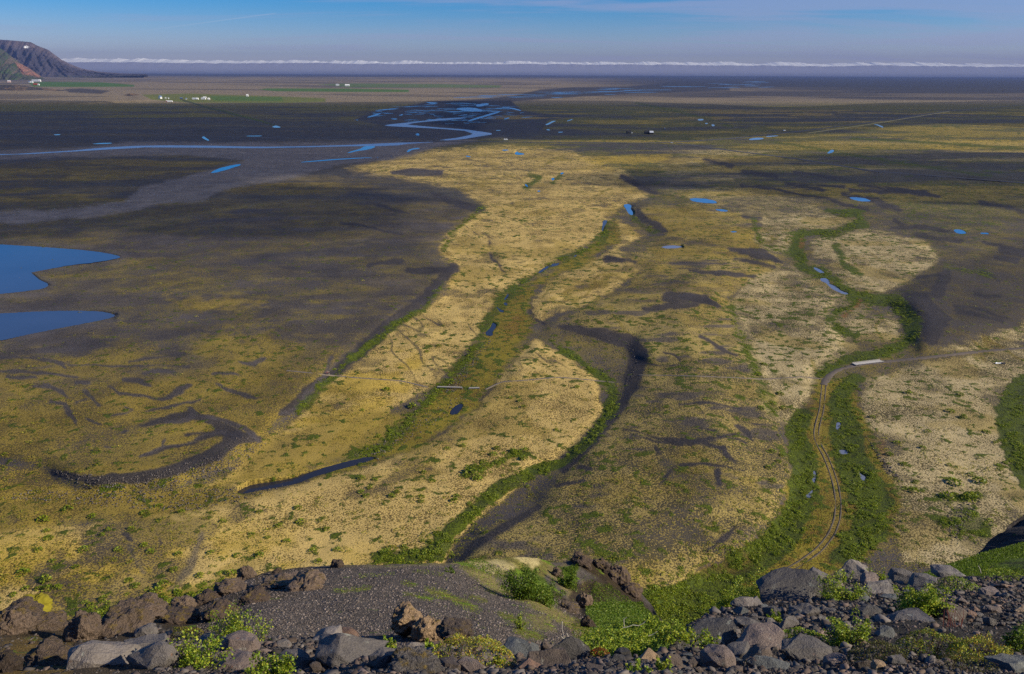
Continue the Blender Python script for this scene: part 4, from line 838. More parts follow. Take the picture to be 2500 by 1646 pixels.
def shld_c(CX, YY, P):
    p = Painter(CX, YY, 'knoll', 12)
    p.poly([(250, 1600), (250, 1480), (560, 1430), (620, 1460), (560, 1560), (400, 1600)], 'mossrock', 8)
    p.poly([(600, 1390), (760, 1380), (730, 1450), (640, 1470)], 'mossrock', 10, .8); p.poly([(380, 1550), (430, 1480), (520, 1470), (560, 1520), (480, 1560)], 'brown', 8)
    for st in ([(835, 1442, 3), (900, 1433, 5)], [(990, 1450, 3), (1050, 1462, 4)], [(1040, 1440, 6), (1090, 1455, 8), (1130, 1475, 8), (1160, 1490, 4)], [(1150, 1460, 4), (1180, 1470, 3)], [(985, 1420, 4), (1010, 1428, 4)], [(1230, 1508, 6), (1280, 1525, 6)], [(1190, 1440, 3), (1210, 1450, 3)], [(1270, 1545, 10), (1320, 1560, 8)]): p.stroke(st, 'grassy', 4, .85)
    p.stroke([(830, 1382, 2), (980, 1380, 3), (1110, 1375, 4)], 'straw', 4, .6)
    p.poly([(1120, 1385), (1180, 1390), (1240, 1440), (1330, 1470), (1420, 1515), (1480, 1560), (1380, 1530), (1280, 1475), (1180, 1430)], 'straw', 7, .85)
    p.poly([(1280, 1500), (1340, 1505), (1360, 1545), (1300, 1540)], 'straw', 8, .6)
    p.poly([(1100, 1368), (1180, 1360), (1345, 1352), (1345, 1400), (1260, 1430), (1190, 1400), (1120, 1384)], 'grassy', 5)
    p.poly([(1150, 1372), (1215, 1366), (1262, 1385), (1240, 1400), (1200, 1405), (1170, 1388)], 'palemoss', 5); p.poly([(1245, 1364), (1262, 1350), (1310, 1352), (1325, 1376), (1300, 1388), (1280, 1378)], 'palemoss', 4)
    p.poly([(1240, 1400), (1290, 1385), (1340, 1420), (1380, 1470), (1375, 1482), (1330, 1470), (1260, 1430)], 'bushy', 6)
    p.poly([(1330, 1385), (1380, 1375), (1410, 1440), (1400, 1470), (1370, 1440)], 'straw', 6, .7); p.poly([(1355, 1385), (1410, 1380), (1405, 1440), (1370, 1425)], 'bushy', 6)
    p.poly([(1400, 1360), (1460, 1360), (1500, 1390), (1560, 1442), (1575, 1475), (1530, 1470), (1470, 1420), (1420, 1390)], 'brown', 5)
    p.poly([(1395, 1420), (1430, 1430), (1435, 1490), (1445, 1520), (1415, 1515), (1390, 1470)], 'mossrock', 5); p.poly([(1340, 1440), (1400, 1470), (1420, 1505), (1370, 1490)], 'mossrock', 5)
    p.poly([(1425, 1420), (1470, 1430), (1500, 1470), (1460, 1490), (1438, 1478)], 'orange', 10, .6); p.poly([(1470, 1400), (1540, 1440), (1620, 1510), (1600, 1560), (1440, 1530), (1420, 1440)], 'brown', 10, .8); p.poly([(1440, 1480), (1500, 1465), (1570, 1480), (1600, 1510), (1800, 1640), (1450, 1640), (1440, 1530)], 'bushy', 8)
    p.poly([(1380, 1530), (1450, 1510), (1480, 1560), (1420, 1570)], 'orange', 12, .6); return p.A
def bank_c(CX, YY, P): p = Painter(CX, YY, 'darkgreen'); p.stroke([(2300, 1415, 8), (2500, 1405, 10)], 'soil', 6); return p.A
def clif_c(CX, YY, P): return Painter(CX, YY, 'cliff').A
slope_mesh("hillside", d_near, NEAR_TOP, 1740, -1000, 3600, 4, 120, near_c, M_near, .22, .5, 3, "rocky hillside at the near edge of the view", 9)
slope_mesh("gravel_knoll", d_shld, SHLD_TOP, 1665, 250, 1800, 3, 150, shld_c, M_shld, .40, 2.2, 13, "dark gravel knoll with a mossy shoulder below the rocks")
slope_mesh("grass_bank", d_bank, BANK_TOP, 1700, 2230, 3500, 5, 70, bank_c, M_steep, .8, 3, 23, "steep grassy bank in shade at the right edge")
slope_mesh("cliff", d_clif, CLIF_TOP, 1400, 2385, 3500, 4, 70, clif_c, M_steep, 2.2, 3.5, 33, "dark shaded cliff above the grassy bank at the right edge")

# ------------------------------------------------------------------ rocks
def rock_material(name, lava=False):
    m, t, b = new_mat(name); oi = t.add('ShaderNodeObjectInfo'); co = t.add('ShaderNodeTexCoord').outputs['Object']
    off = t.add('ShaderNodeVectorMath', {0: co, 1: t.add('ShaderNodeCombineXYZ', {0: t.math('MULTIPLY', oi.outputs['Random'], 40.0)}).outputs[0]}, operation='ADD').outputs[0]
    n1 = t.noise(off, 2.2, 6, .62); n2 = t.noise(off, 26 if not lava else 14, 4, .7)
    v = t.math('MULTIPLY', t.math('MULTIPLY_ADD', n1, 1.0, .5), t.math('MULTIPLY_ADD', n2, 1.3 if not lava else 1.7, .35 if not lava else .15))
    c = t.mix(1.0, oi.outputs['Color'], t.add('ShaderNodeCombineColor', {0: v, 1: v, 2: v}).outputs[0], 'MULTIPLY')
    up = t.add('ShaderNodeSeparateXYZ', {0: t.add('ShaderNodeNewGeometry').outputs['Normal']}).outputs[2]
    n3 = t.noise(off, 5.0, 5, .65)
    if lava:
        mf = t.ramp(t.math('ADD', n3, t.math('MULTIPLY', up, .22)), .70, .86)
        c = t.mix(mf, c, t.mix(n2, (.10, .065, .014), (.22, .15, .03)))
    else:
        lf = t.math('MULTIPLY', t.ramp(n3, .60, .70), .55); c = t.mix(lf, c, (.30, .31, .27))
        rf = t.math('MULTIPLY', t.ramp(t.noise(off, 3.3, 4, .6), .66, .74), .6); c = t.mix(rf, c, (.24, .10, .05))
    t.l.new(c, b.inputs['Base Color']); b.inputs['Roughness'].default_value = .62 if not lava else .85; b.inputs['Specular IOR Level'].default_value = .4
    bp = t.add('ShaderNodeBump', {'Height': t.math('ADD', n2, t.math('MULTIPLY', n1, 1.5)), 'Strength': .7 if not lava else 1.0, 'Distance': .03 if not lava else .10}); t.l.new(bp.outputs[0], b.inputs['Normal'])
    return m
M_rock = rock_material("basalt"); M_lava = rock_material("mossy_lava", True)
from mathutils import noise as mnoise
def rock_mesh(seed, kind):
    r = random.Random(seed); bm = bmesh.new()
    if kind == 'l':
        bmesh.ops.create_icosphere(bm, subdivisions=5, radius=.5)
        o = Vector((r.uniform(0, 50), r.uniform(0, 50), r.uniform(0, 50)))
        for v in bm.verts:
            d = v.co.normalized(); q = max(abs(d.x), abs(d.y), abs(d.z))
            k = .62 + .38 * (.62 / q) * .9 + .34 * mnoise.noise(d * 1.6 + o) + .20 * abs(mnoise.noise(d * 3.7 + o)) + .10 * mnoise.noise(d * 9 + o) + .05 * mnoise.noise(d * 22 + o)
            v.co = d * .5 * k
            v.co.z *= .85
    else:
        n = {'a': 15, 's': 14, 'r': 46}[kind]; ax = {'a': (1, .82, .72), 's': (1, .75, .34), 'r': (1, .86, .74)}[kind]; e = {'a': 3.4, 's': 3.0, 'r': 2.2}[kind]
        for _ in range(n):
            d = Vector((r.gauss(0, 1), r.gauss(0, 1), r.gauss(0, 1))).normalized(); pn = (abs(d.x) ** e + abs(d.y) ** e + abs(d.z) ** e) ** (1 / e)
            rad = .5 / pn * r.uniform(.78, 1.0) if kind != 'r' else .5 / pn * r.uniform(.93, 1.0)
            bm.verts.new((d.x * rad * ax[0], d.y * rad * ax[1], d.z * rad * ax[2]))
        bmesh.ops.convex_hull(bm, input=bm.verts[:])
        for v in [v for v in bm.verts if not v.link_faces]: bm.verts.remove(v)
        bmesh.ops.bevel(bm, geom=bm.edges[:], offset=.018 if kind != 'r' else .03, segments=2, affect='EDGES', profile=.6, clamp_overlap=True)
        bmesh.ops.triangulate(bm, faces=bm.faces[:])
        bmesh.ops.subdivide_edges(bm, edges=[e_ for e_ in bm.edges if e_.calc_length() > .16], cuts=2, use_grid_fill=True); bmesh.ops.triangulate(bm, faces=bm.faces[:])
        bmesh.ops.subdivide_edges(bm, edges=[e_ for e_ in bm.edges if e_.calc_length() > .09], cuts=1); bmesh.ops.triangulate(bm, faces=bm.faces[:])
        o = Vector((r.uniform(0, 50), r.uniform(0, 50), 0)); bm.normal_update()
        for v in bm.verts: v.co += v.normal * (.035 * mnoise.noise(v.co * 4 + o) + .014 * mnoise.noise(v.co * 13 + o))
    x0, x1 = min(v.co.x for v in bm.verts), max(v.co.x for v in bm.verts)
    for v in bm.verts: v.co /= (x1 - x0)
    bmesh.ops.recalc_face_normals(bm, faces=bm.faces[:])
    me = bpy.data.meshes.new("rock"); bm.to_mesh(me); bm.free()
    me.polygons.foreach_set("use_smooth", np.ones(len(me.polygons), bool)) if kind in 'lr' else None
    me.materials.append(M_lava if kind == 'l' else M_rock); return me
RM = {'a': [rock_mesh(i, 'a') for i in range(12)], 's': [rock_mesh(100 + i, 's') for i in range(5)], 'r': [rock_mesh(200 + i, 'r') for i in range(5)], 'l': [rock_mesh(300 + i, 'l') for i in range(7)]}
TINT = dict(grey=(0.117, 0.108, 0.109), pale=(0.168, 0.152, 0.148), dark=(0.058, 0.055, 0.058), pink=(0.148, 0.117, 0.111), rust=(0.156, 0.098, 0.074), brown=(0.098, 0.076, 0.066), tan=(.300, .215, .140), blue=(0.090, 0.100, 0.109), lava=(.165, .122, .096), darklava=(.078, .056, .046))
rr_ = random.Random(5)
PLACED = []
def put_rock(cx, cy, w_, h_, kind, tint, label, surf=None, group=None, name=None, cat=None, sink=.30, seed=None):
    surf = surf or d_near
    dep = float(surf(np.array(float(cx)), np.array(cy + h_ * (.5 - sink)))) 
    W = w_ / FP * dep; r = random.Random(seed if seed is not None else int(cx * 7 + cy * 13))
    me = r.choice(RM[kind]); o = bpy.data.objects.new(name or ("boulder" if w_ >= 42 else "rock"), me); COL.objects.link(o)
    sn = "hillside" if surf is d_near else "gravel_knoll"; fy = cy + h_ * (.5 - sink)
    lift = on_surface(sn, cx, fy) - at_depth(np.array(float(cx)), np.array(fy), surf(np.array(float(cx)), np.array(fy)))
    o.location = at_depth(np.array(float(cx)), np.array(float(cy)), np.array(dep + W * .12)) + lift * .5
    dims = [max(v.co[i] for v in me.vertices) - min(v.co[i] for v in me.vertices) for i in (0, 1, 2)]
    vert = (h_ / FP * dep) * 1.05 / max(dims[2] * .92, .05)
    s = W * 1.12; o.scale = (s, s * r.uniform(.8, 1.05), min(vert, s * 1.5))
    o.rotation_euler = (r.uniform(-.25, .25), r.uniform(-.25, .25), r.choice((0, math.pi)) + r.uniform(-.45, .45))
    c = [a * q for a, q in zip(TINT[tint], (.84, .79, .74))]; k = r.uniform(.9, 1.45); o.color = (c[0] * k, c[1] * k, c[2] * k, 1)
    tag(o, label, cat or ("boulder" if w_ >= 42 else "rock"), group); PLACED.append((cx, cy, w_, h_)); return o
B = [
 (252, 1612, 150, 100, 'a', 'pale', "big pale wedge boulder with a flat sunlit face at the bottom left"), (372, 1614, 112, 88, 'a', 'grey', "grey boulder with a black shaded left face beside the pale wedge boulder"),
 (350, 1570, 98, 36, 's', 'grey', "flat slab with rusty lichen behind the pale wedge boulder"), (359, 1545, 50, 38, 'r', 'grey', "rounded grey stone standing on the flat lichen slab"),
 (30, 1530, 100, 84, 'l', 'lava', "rough brown lava block at the left edge of the view"), (205, 1542, 82, 94, 'l', 'lava', "tall brown lava block with a black hollow on its left"),
 (298, 1534, 130, 80, 'l', 'lava', "broad brown lava block with pale moss on top, right of the hollow"), (112, 1532, 100, 46, 'l', 'lava', "low brown lava rock between the edge block and the hollow"),
 (55, 1496, 84, 42, 'l', 'lava', "brown lava rock under the yellow moss mound"), (120, 1513, 68, 26, 'l', 'lava', "knobbly flat lava rock right of the yellow moss mound"),
 (352, 1487, 98, 40, 'l', 'lava', "humped brown lava rock above the black hollow"), (125, 1612, 116, 54, 'l', 'lava', "moss patched lava rock left of the pale wedge boulder"),
 (15, 1624, 66, 62, 'l', 'darklava', "dark lava rock in the bottom left corner"), (192, 1600, 64, 30, 'l', 'brown', "low gritty rock between the hollow and the wedge boulder"),
 (585, 1582, 96, 64, 'a', 'pink', "pinkish grey boulder with a ridged face below the upright birch"), (646, 1592, 48, 32, 'a', 'pink', "small boulder with an orange lichen patch right of the upright birch"),
 (718, 1616, 80, 50, 'r', 'pale', "pale grey rounded boulder with a shadow across its right side"), (780, 1612, 54, 36, 'r', 'dark', "dark smooth round boulder right of the pale rounded one"),
 (769, 1630, 32, 28, 'r', 'brown', "small brown rock below the dark round boulder"), (692, 1583, 40, 22, 'r', 'pale', "small pale rock with a lichen crust above the pale rounded boulder"),
 (572, 1626, 104, 36, 's', 'pink', "wide flat pinkish slab at the bottom edge between two leafy birches"), (512, 1567, 62, 32, 'a', 'grey', "grey ledge rock left of the ridged pinkish boulder"),
 (800, 1556, 70, 46, 'a', 'pale', "pitted pale rock at the foot of the gravel knoll"), (845, 1551, 56, 32, 'r', 'rust', "reddish brown rounded boulder on top of the big black faced block"),
 (868, 1598, 156, 84, 'a', 'grey', "big block with a black left face and a pale speckled right side"), (943, 1620, 80, 70, 'a', 'pale', "upright pointed boulder with a round dark pit at the bottom edge"),
 (1010, 1630, 130, 54, 'l', 'grey', "dark boulder capped with brown moss at the bottom edge"), (1006, 1593, 56, 26, 'a', 'pale', "small pale block behind the brown moss capped boulder"),
 (1071, 1580, 34, 20, 'a', 'rust', "small reddish angular rock left of the yellow green mat"), (1104, 1558, 32, 20, 'a', 'rust', "flat reddish rock under the moss topped rock"),
 (1110, 1538, 90, 32, 'l', 'brown', "low rock with orange moss on its left end behind the green mat"), (1100, 1624, 60, 28, 'a', 'brown', "brown rock at the lower edge of the yellow green mat"),
 (1157, 1632, 68, 36, 'a', 'pink', "pinkish grey rock at the bottom edge under the green mat"), (1198, 1637, 24, 22, 'a', 'pale', "small whitish cube shaped rock at the bottom edge"),
 (1277, 1591, 98, 32, 's', 'blue', "long flat blue grey slab on two small cobbles"), (1394, 1597, 92, 66, 'a', 'dark', "big dark boulder with a pointed top by two bare twigs"),
 (1345, 1622, 108, 52, 's', 'brown', "sloping brown slab below the blue grey slab"), (1349, 1624, 22, 28, 'r', 'pink', "upright round cobble on the sloping brown slab"),
 (1290, 1634, 58, 30, 'a', 'rust', "rust coloured angular rock at the bottom edge"), (1249, 1630, 28, 22, 'r', 'pink', "pink round cobble left of the rust coloured rock"),
 (1521, 1596, 38, 26, 'a', 'dark', "dark pointed rock right of the red leaved shrub"), (1585, 1606, 48, 28, 'a', 'tan', "tan sunlit rock in front of the green thicket"),
 (1506, 1611, 40, 20, 'a', 'dark', "dark flat wedge below the dark pointed rock"), (1455, 1636, 46, 20, 'a', 'brown', "brown rock at the bottom edge right of the sloping slab"),
 (1244, 1601, 20, 18, 'r', 'pink', "small cobble under the left end of the blue grey slab"), (1268, 1602, 20, 20, 'r', 'pink', "small cobble under the middle of the blue grey slab"),
 (1336, 1584, 32, 30, 'a', 'brown', "small broken rock wedged left of the big dark boulder"),
 (1752, 1609, 80, 64, 'r', 'pink', "big domed pinkish grey boulder at the bottom right"), (1800, 1589, 74, 46, 'a', 'grey', "flat topped grey boulder with a black front beside the domed one"),
 (1852, 1605, 68, 48, 'a', 'brown', "brown block with a pale rim right of the flat topped boulder"), (1860, 1568, 106, 46, 'a', 'pink', "long pitted reddish boulder above the brown block"),
 (1824, 1529, 66, 40, 'a', 'grey', "squarish grey block speckled with lichen in the scree"), (1740, 1552, 112, 70, 'a', 'dark', "long dark boulder sloping down to the left above the domed one"),
 (1975, 1594, 122, 54, 'a', 'grey', "wide dark grey boulder with brown moss below the leafy mat"), (1870, 1626, 90, 42, 'a', 'blue', "blue grey angular boulder at the bottom edge below the brown block"),
 (1652, 1576, 50, 30, 'a', 'dark', "dark lump at the left end of the right hand scree"), (1635, 1620, 58, 46, 'a', 'brown', "brown sloping rock near the bottom behind a leafy sprig"),
 (1810, 1473, 50, 30, 'a', 'pale', "pale lichen crusted rock at the left crest of the scree"), (1842, 1473, 40, 26, 'a', 'pale', "smaller pale rock right of the lichen crusted crest rock"),
 (1930, 1446, 140, 74, 'a', 'dark', "massive black crest boulder with cracked slabs"), (1990, 1404, 50, 34, 'a', 'grey', "small block with a pale sunlit top behind the black crest boulder"),
 (2085, 1400, 68, 56, 'a', 'pale', "pale peaked boulder highest on the crest"), (2122, 1420, 60, 36, 's', 'pink', "brownish slab spotted with lichen beside the pale peak"),
 (2062, 1461, 48, 34, 'r', 'dark', "dark domed boulder below the crest bush"), (2167, 1461, 40, 30, 'a', 'blue', "greenish grey flat faced block right of the dark domed boulder"),
 (2200, 1413, 58, 40, 'a', 'grey', "grey crest boulder right of the pale peak"), (2255, 1424, 66, 36, 'a', 'grey', "wide grey crest boulder above the leafy birch"),
 (2315, 1400, 76, 24, 's', 'grey', "low flat crest boulder before the grassy bank"), (2443, 1428, 46, 30, 'a', 'rust', "dark red block on the upper right scree"),
 (2415, 1449, 42, 28, 'a', 'pink', "pinkish block left of the dark red block"), (2140, 1443, 90, 32, 's', 'grey', "long grey slab under the pale peak"),
 (2042, 1616, 60, 40, 'r', 'pink', "rounded greyish pink boulder at the bottom right of the leafy mat"), (2112, 1621, 50, 36, 'a', 'brown', "angular brown rock with one bright sunlit edge"),
 (2144, 1628, 34, 30, 'r', 'tan', "smooth tan stone beside the bright edged rock"), (2188, 1617, 38, 32, 'a', 'grey', "grey pointed rock below the dark heather"),
 (2462, 1622, 130, 64, 's', 'blue', "huge flat grey slab in the bottom right corner"), (2218, 1515, 104, 28, 's', 'grey', "long flat slab lying under the leafy birch"),
 (2320, 1502, 66, 48, 'r', 'brown', "round dark boulder half hidden behind red twigs"), (2492, 1492, 28, 18, 'a', 'tan', "orange tan stone at the right edge"),
 (2418, 1491, 44, 30, 'a', 'pink', "pinkish rock right of the red twigs"), (2418, 1517, 28, 26, 'a', 'grey', "upright grey stone below the pinkish rock"), (2160, 1551, 44, 38, 'a', 'blue', "blue grey rock poking out of the leafy mat"),
 (2120, 1500, 60, 26, 's', 'dark', "dark thin slab in the scree left of the leafy birch"), (1960, 1500, 70, 34, 's', 'grey', "flat grey slab in the middle of the right hand scree"), (1930, 1530, 54, 32, 'a', 'grey', "grey wedge below the flat slab in the scree"), (1890, 1497, 50, 34, 'a', 'dark', "dark block above the squarish lichen block"),
]
for b_ in B: put_rock(*b_)
# lava along the rim of the knoll
for cx, cy, w_, h_, tn, lab in ((600, 1404, 46, 44, 'lava', "knob of dark lava standing up on the left rim of the knoll"), (748, 1426, 96, 52, 'lava', "broad dark lava lump on the crest of the gravel knoll"), (824, 1380, 32, 24, 'darklava', "small dark lava rock alone on the crest of the knoll"),
                              (690, 1424, 100, 42, 'lava', "grey brown moss topped lava hump left of the broad lump"), (570, 1440, 84, 40, 'lava', "lava ledge below the knob on the rim"), (505, 1464, 70, 40, 'darklava', "dark overhanging lava block on the left rim"),
                              (450, 1476, 60, 36, 'lava', "pale topped lava block between the dark overhang and the humped rock"), (620, 1462, 70, 34, 'darklava', "dark lava rock under the rim left of the gravel"), (676, 1400, 26, 18, 'darklava', "tiny dark lava stone between the knob and the broad lump"), (540, 1500, 80, 40, 'darklava', "black shaded lava rock behind the upright birch"), (440, 1512, 90, 44, 'darklava', "black lava wall above the yellow cushion")):
    put_rock(cx, cy, w_, h_, 'l', tn, lab, d_shld, "lava blocks along the rim of the gravel knoll")
for cx, cy, w_, h_, tn, lab in ((1420, 1372, 50, 34, 'darklava', "dark brown knob on the top of the ragged outcrop"), (1468, 1382, 44, 32, 'darklava', "dark brown crag right of the outcrop's top knob"), (1508, 1412, 60, 52, 'darklava', "dark brown crag halfway down the ragged outcrop"), (1540, 1446, 56, 40, 'darklava', "lowest dark brown crag of the ragged outcrop"), (1482, 1398, 24, 22, 'darklava', "small brown knob on the right skyline of the outcrop"),
                              (1425, 1470, 40, 64, 'lava', "tall thin brown rock rib in the green gully"), (1390, 1486, 50, 26, 'brown', "flat grey rock jutting out where the knoll meets the gully"), (1434, 1522, 36, 32, 'darklava', "dark rock at the foot of the thin rib"), (1362, 1400, 30, 26, 'lava', "brown rock between the two green bushes on the outcrop")):
    put_rock(cx, cy, w_, h_, 'l', tn, lab, d_shld, "crags of the brown outcrop above the gully")
o1 = put_rock(1045, 1546, 78, 74, 'l', 'tan', "tan gritty lava pillar with a mossy overhanging head and a black hollow", d_shld, name="rock_pillar", cat="rock", sink=.2)
hd = put_rock(992, 1516, 64, 54, 'l', 'tan', None, d_shld, name="overhanging_head", sink=.5)
for k in ('label', 'category'):
    if k in hd: del hd[k]
hd.location = at_depth(np.array(994.), np.array(1514.), np.array(float(d_shld(np.array(1045.), np.array(1560.))) - .02)); bpy.context.view_layer.update()
hd.parent = o1; hd.matrix_parent_inverse = o1.matrix_world.inverted()
mm = put_rock(88, 1476, 66, 44, 'l', 'lava', "yellow green moss mound on the left skyline of the near rocks", name="moss_mound", cat="moss mound")
M_moss = plain_mat("yellow_moss", (.20, .17, .018), .95, .5, 9, .1); mm.data = mm.data.copy(); mm.data.materials.clear(); mm.data.materials.append(M_moss)

# scattered scree: the larger stones as things, the rest as one mass of rubble
ZONES = [([(1640, 1600), (1720, 1520), (1860, 1480), (2000, 1430), (2200, 1420), (2280, 1440), (2160, 1500), (2000, 1530), (1900, 1560), (1780, 1646), (1640, 1646)], 95, (15, 38), ('grey', 'grey', 'dark', 'pink', 'blue', 'brown'), "on the right hand scree", 'aaas'),
         ([(2280, 1440), (2330, 1415), (2500, 1412), (2500, 1520), (2330, 1530)], 130, (10, 26), ('dark', 'brown', 'rust', 'grey', 'pink'), "in the fine upper right scree", 'aar'),
         ([(1190, 1608), (1640, 1600), (1640, 1650), (1190, 1650)], 90, (11, 28), ('grey', 'pink', 'brown', 'rust', 'pale'), "among the cobbles at the bottom centre", 'aarr'),
         ([(420, 1562), (760, 1562), (980, 1600), (1150, 1626), (1150, 1650), (420, 1650)], 40, (12, 28), ('grey', 'pink', 'brown', 'pale'), "between the boulders at the lower left", 'aar'),
         ([(1800, 1600), (2100, 1570), (2240, 1600), (2420, 1600), (2420, 1650), (1800, 1650)], 40, (12, 30), ('grey', 'brown', 'pink', 'dark'), "by the bottom edge at the lower right", 'aars')]
CN = dict(grey='grey', dark='dark', pink='pinkish', blue='blue grey', brown='brown', rust='reddish', pale='pale')
def inside(p, x, y):
    c = False
    for i in range(len(p)):
        (ax, ay), (bx, by) = p[i][:2], p[(i + 1) % len(p)][:2]
        if (ay > y) != (by > y) and x < (bx - ax) * (y - ay) / (by - ay) + ax: c = not c
    return c
for zp, n, (a, bb), tints, where, kinds in ZONES:
    k = 0; tries = 0
    while k < n * .72 and tries < 6000:
        tries += 1
        x = rr_.uniform(min(p[0] for p in zp), max(p[0] for p in zp)); y = rr_.uniform(min(p[1] for p in zp), max(p[1] for p in zp))
        if not inside(zp, x, y): continue
        wv = a + (bb - a) * rr_.random() ** 1.8; hv = wv * rr_.uniform(.5, .8)
        if any(abs(x - q[0]) < .40 * (wv + q[2]) and abs(y - q[1]) < .40 * (hv + q[3]) for q in PLACED): continue
        tn = rr_.choice(tints); kd = rr_.choice(kinds)
        put_rock(x, y, wv, hv, kd, tn, "small %s %s rock %s" % (CN[tn], {'a': 'angular', 'r': 'rounded', 's': 'flat'}[kd], where), group="small %s %s rocks %s" % (CN[tn], {'a': 'angular', 'r': 'rounded', 's': 'flat'}[kd], where)); k += 1

def rubble_protos():
    PV, PF = [], []
    for q in range(16):
        r = random.Random(600 + q); bm = bmesh.new(); n = 9 + q % 5
        for _ in range(n):
            d = Vector((r.gauss(0, 1), r.gauss(0, 1), r.gauss(0, 1))).normalized(); pn = (abs(d.x) ** 3 + abs(d.y) ** 3 + abs(d.z) ** 3) ** (1 / 3)
            bm.verts.new(d * (.5 / pn) * r.uniform(.58, 1))
        g = bmesh.ops.convex_hull(bm, input=bm.verts[:])
        for v in [v for v in bm.verts if not v.link_faces]: bm.verts.remove(v)
        bmesh.ops.triangulate(bm, faces=bm.faces[:]); bmesh.ops.recalc_face_normals(bm, faces=bm.faces[:]); bm.verts.index_update()
        PV.append(np.array([tuple(v.co) for v in bm.verts])); PF.append(np.array([[v.index for v in f.verts] for f in bm.faces])); bm.free()
    return PV, PF
RUBBLE = rubble_protos()
def scatter_stones(name, pts, sizes, mat, label, tints, seed, flat=.65):
    """many small broken stones as one mass"""
    r = np.random.default_rng(seed); n = len(pts)
    PV, PF = RUBBLE; k = r.integers(0, len(PV), n); VV, FF, TI, off = [], [], [], 0
    pts = np.asarray(pts); sizes = np.asarray(sizes)
    for q in range(len(PV)):
        ii = np.where(k == q)[0]; m = len(ii)
        if not m: continue
        v = PV[q][None] * np.array([1, 1, flat]) * r.uniform(.75, 1.25, (m, 1, 3)); a = r.uniform(0, 6.283, m); ca, sa = np.cos(a)[:, None], np.sin(a)[:, None]
        v = np.stack([v[..., 0] * ca - v[..., 1] * sa, v[..., 0] * sa + v[..., 1] * ca, v[..., 2]], -1) * sizes[ii][:, None, None] + pts[ii][:, None]
        nv = len(PV[q]); FF.append((PF[q][None] + (np.arange(m) * nv + off)[:, None, None]).reshape(-1, 3)); VV.append(v.reshape(-1, 3)); TI.append(np.repeat(ii, nv)); off += m * nv
    V = np.concatenate(VV); F = np.concatenate(FF); TI = np.concatenate(TI)
    T = np.array(tints)[r.integers(0, len(tints), n)] * r.uniform(.65, 1.3, (n, 1)) * np.array([.86, .80, .74])
    me = mesh_np(name, V.reshape(-1, 3), F, False, {'tint': T[TI].astype(np.float32)})
    return tag(link(name, me, mat), label, kind='stuff')
M_stone, t, b = new_mat("stone"); at_ = t.add('ShaderNodeAttribute', attribute_name='tint')
t.l.new(t.mix(t.noise(t.add('ShaderNodeNewGeometry').outputs['Position'], 30, 3, .6), (.0, .0, .0), at_.outputs['Color']) if False else at_.outputs['Color'], b.inputs['Base Color'])
TL = [TINT[k] for k in ('grey', 'dark', 'pink', 'brown', 'grey', 'dark')]
# rubble filling the gaps between the rocks
qx = RNG.uniform(-100, 2600, 46000); top_i = np.interp(qx, *np.array(NEAR_TOP, float).T); qy = RNG.uniform(0, 1, 46000) * (1665 - top_i) + top_i + 3
keep = RNG.random(46000) < np.where(qx < 380, .10, np.where((qx > 2120) & (qy > 1520) & (qy < 1610), .4, .9)); qx, qy = qx[keep], qy[keep]
dq = d_near(qx, qy); scatter_stones("scree", on_surface("hillside", qx, qy), RNG.uniform(4, 13, len(qx)) / FP * dq * np.where(RNG.random(len(qx)) < .13, RNG.uniform(1.5, 3.0, len(qx)), 1) * np.where(qx > 2280, .8, 1), M_stone, "loose rubble filling the gaps between the rocks of the near slope", TL, 1)
qx = RNG.uniform(380, 2560, 5200); qy = np.interp(qx, *np.array(NEAR_TOP, float).T) + 6 + RNG.uniform(0, 1, 5200) * (1670 - np.interp(qx, *np.array(NEAR_TOP, float).T))
ok = (RNG.random(5200) < np.where((qx > 1620) & (qy < 1600), .62, np.where(qx > 1180, .5, .35))) & ~((qx > 2100) & (qy > 1530) & (qy < 1615)); qx, qy = qx[ok], qy[ok]
for q in PLACED: ok = (np.abs(qx - q[0]) > q[2] * .5 + 5) | (np.abs(qy - q[1]) > q[3] * .5 + 3); qx, qy = qx[ok], qy[ok]
dq = d_near(qx, qy); scatter_stones("scree", on_surface("hillside", qx, qy - 2), (15 + 34 * RNG.random(len(qx)) ** 1.6) / FP * dq * np.where(qx > 2280, .6, 1), M_stone, "broken blocks heaped between the larger boulders", [tuple(1.25 * v for v in q) for q in TL], 11, .72)
GREEN_ST = [[(820, 1440, 4), (900, 1433, 6)], [(985, 1448, 4), (1050, 1462, 6)], [(1040, 1438, 7), (1090, 1455, 10), (1130, 1475, 10), (1170, 1495, 6)], [(1140, 1458, 6), (1185, 1472, 4)], [(985, 1420, 5), (1012, 1428, 5)], [(1225, 1506, 8), (1285, 1527, 8)], [(1185, 1438, 4), (1215, 1452, 4)], [(1265, 1543, 12), (1325, 1560, 10)], [(880, 1402, 3), (960, 1400, 3)], [(1010, 1395, 3), (1080, 1404, 4)]]
def knoll_green(x, y):
    a = x + 14 * (fbm(x / 14, y / 10, 71, 3) - .5); c = y + 10 * (fbm(x / 12, y / 9, 73, 3) - .5)
    return np.minimum.reduce([sd_poly(a, c, [(1120, 1385), (1180, 1390), (1240, 1440), (1330, 1470), (1420, 1515), (1480, 1560), (1380, 1530), (1280, 1475), (1180, 1430)], 60), sd_poly(a, c, [(1280, 1500), (1340, 1505), (1360, 1545), (1300, 1540)], 60)] + [sd_stroke(a, c, q, 60) for q in GREEN_ST])
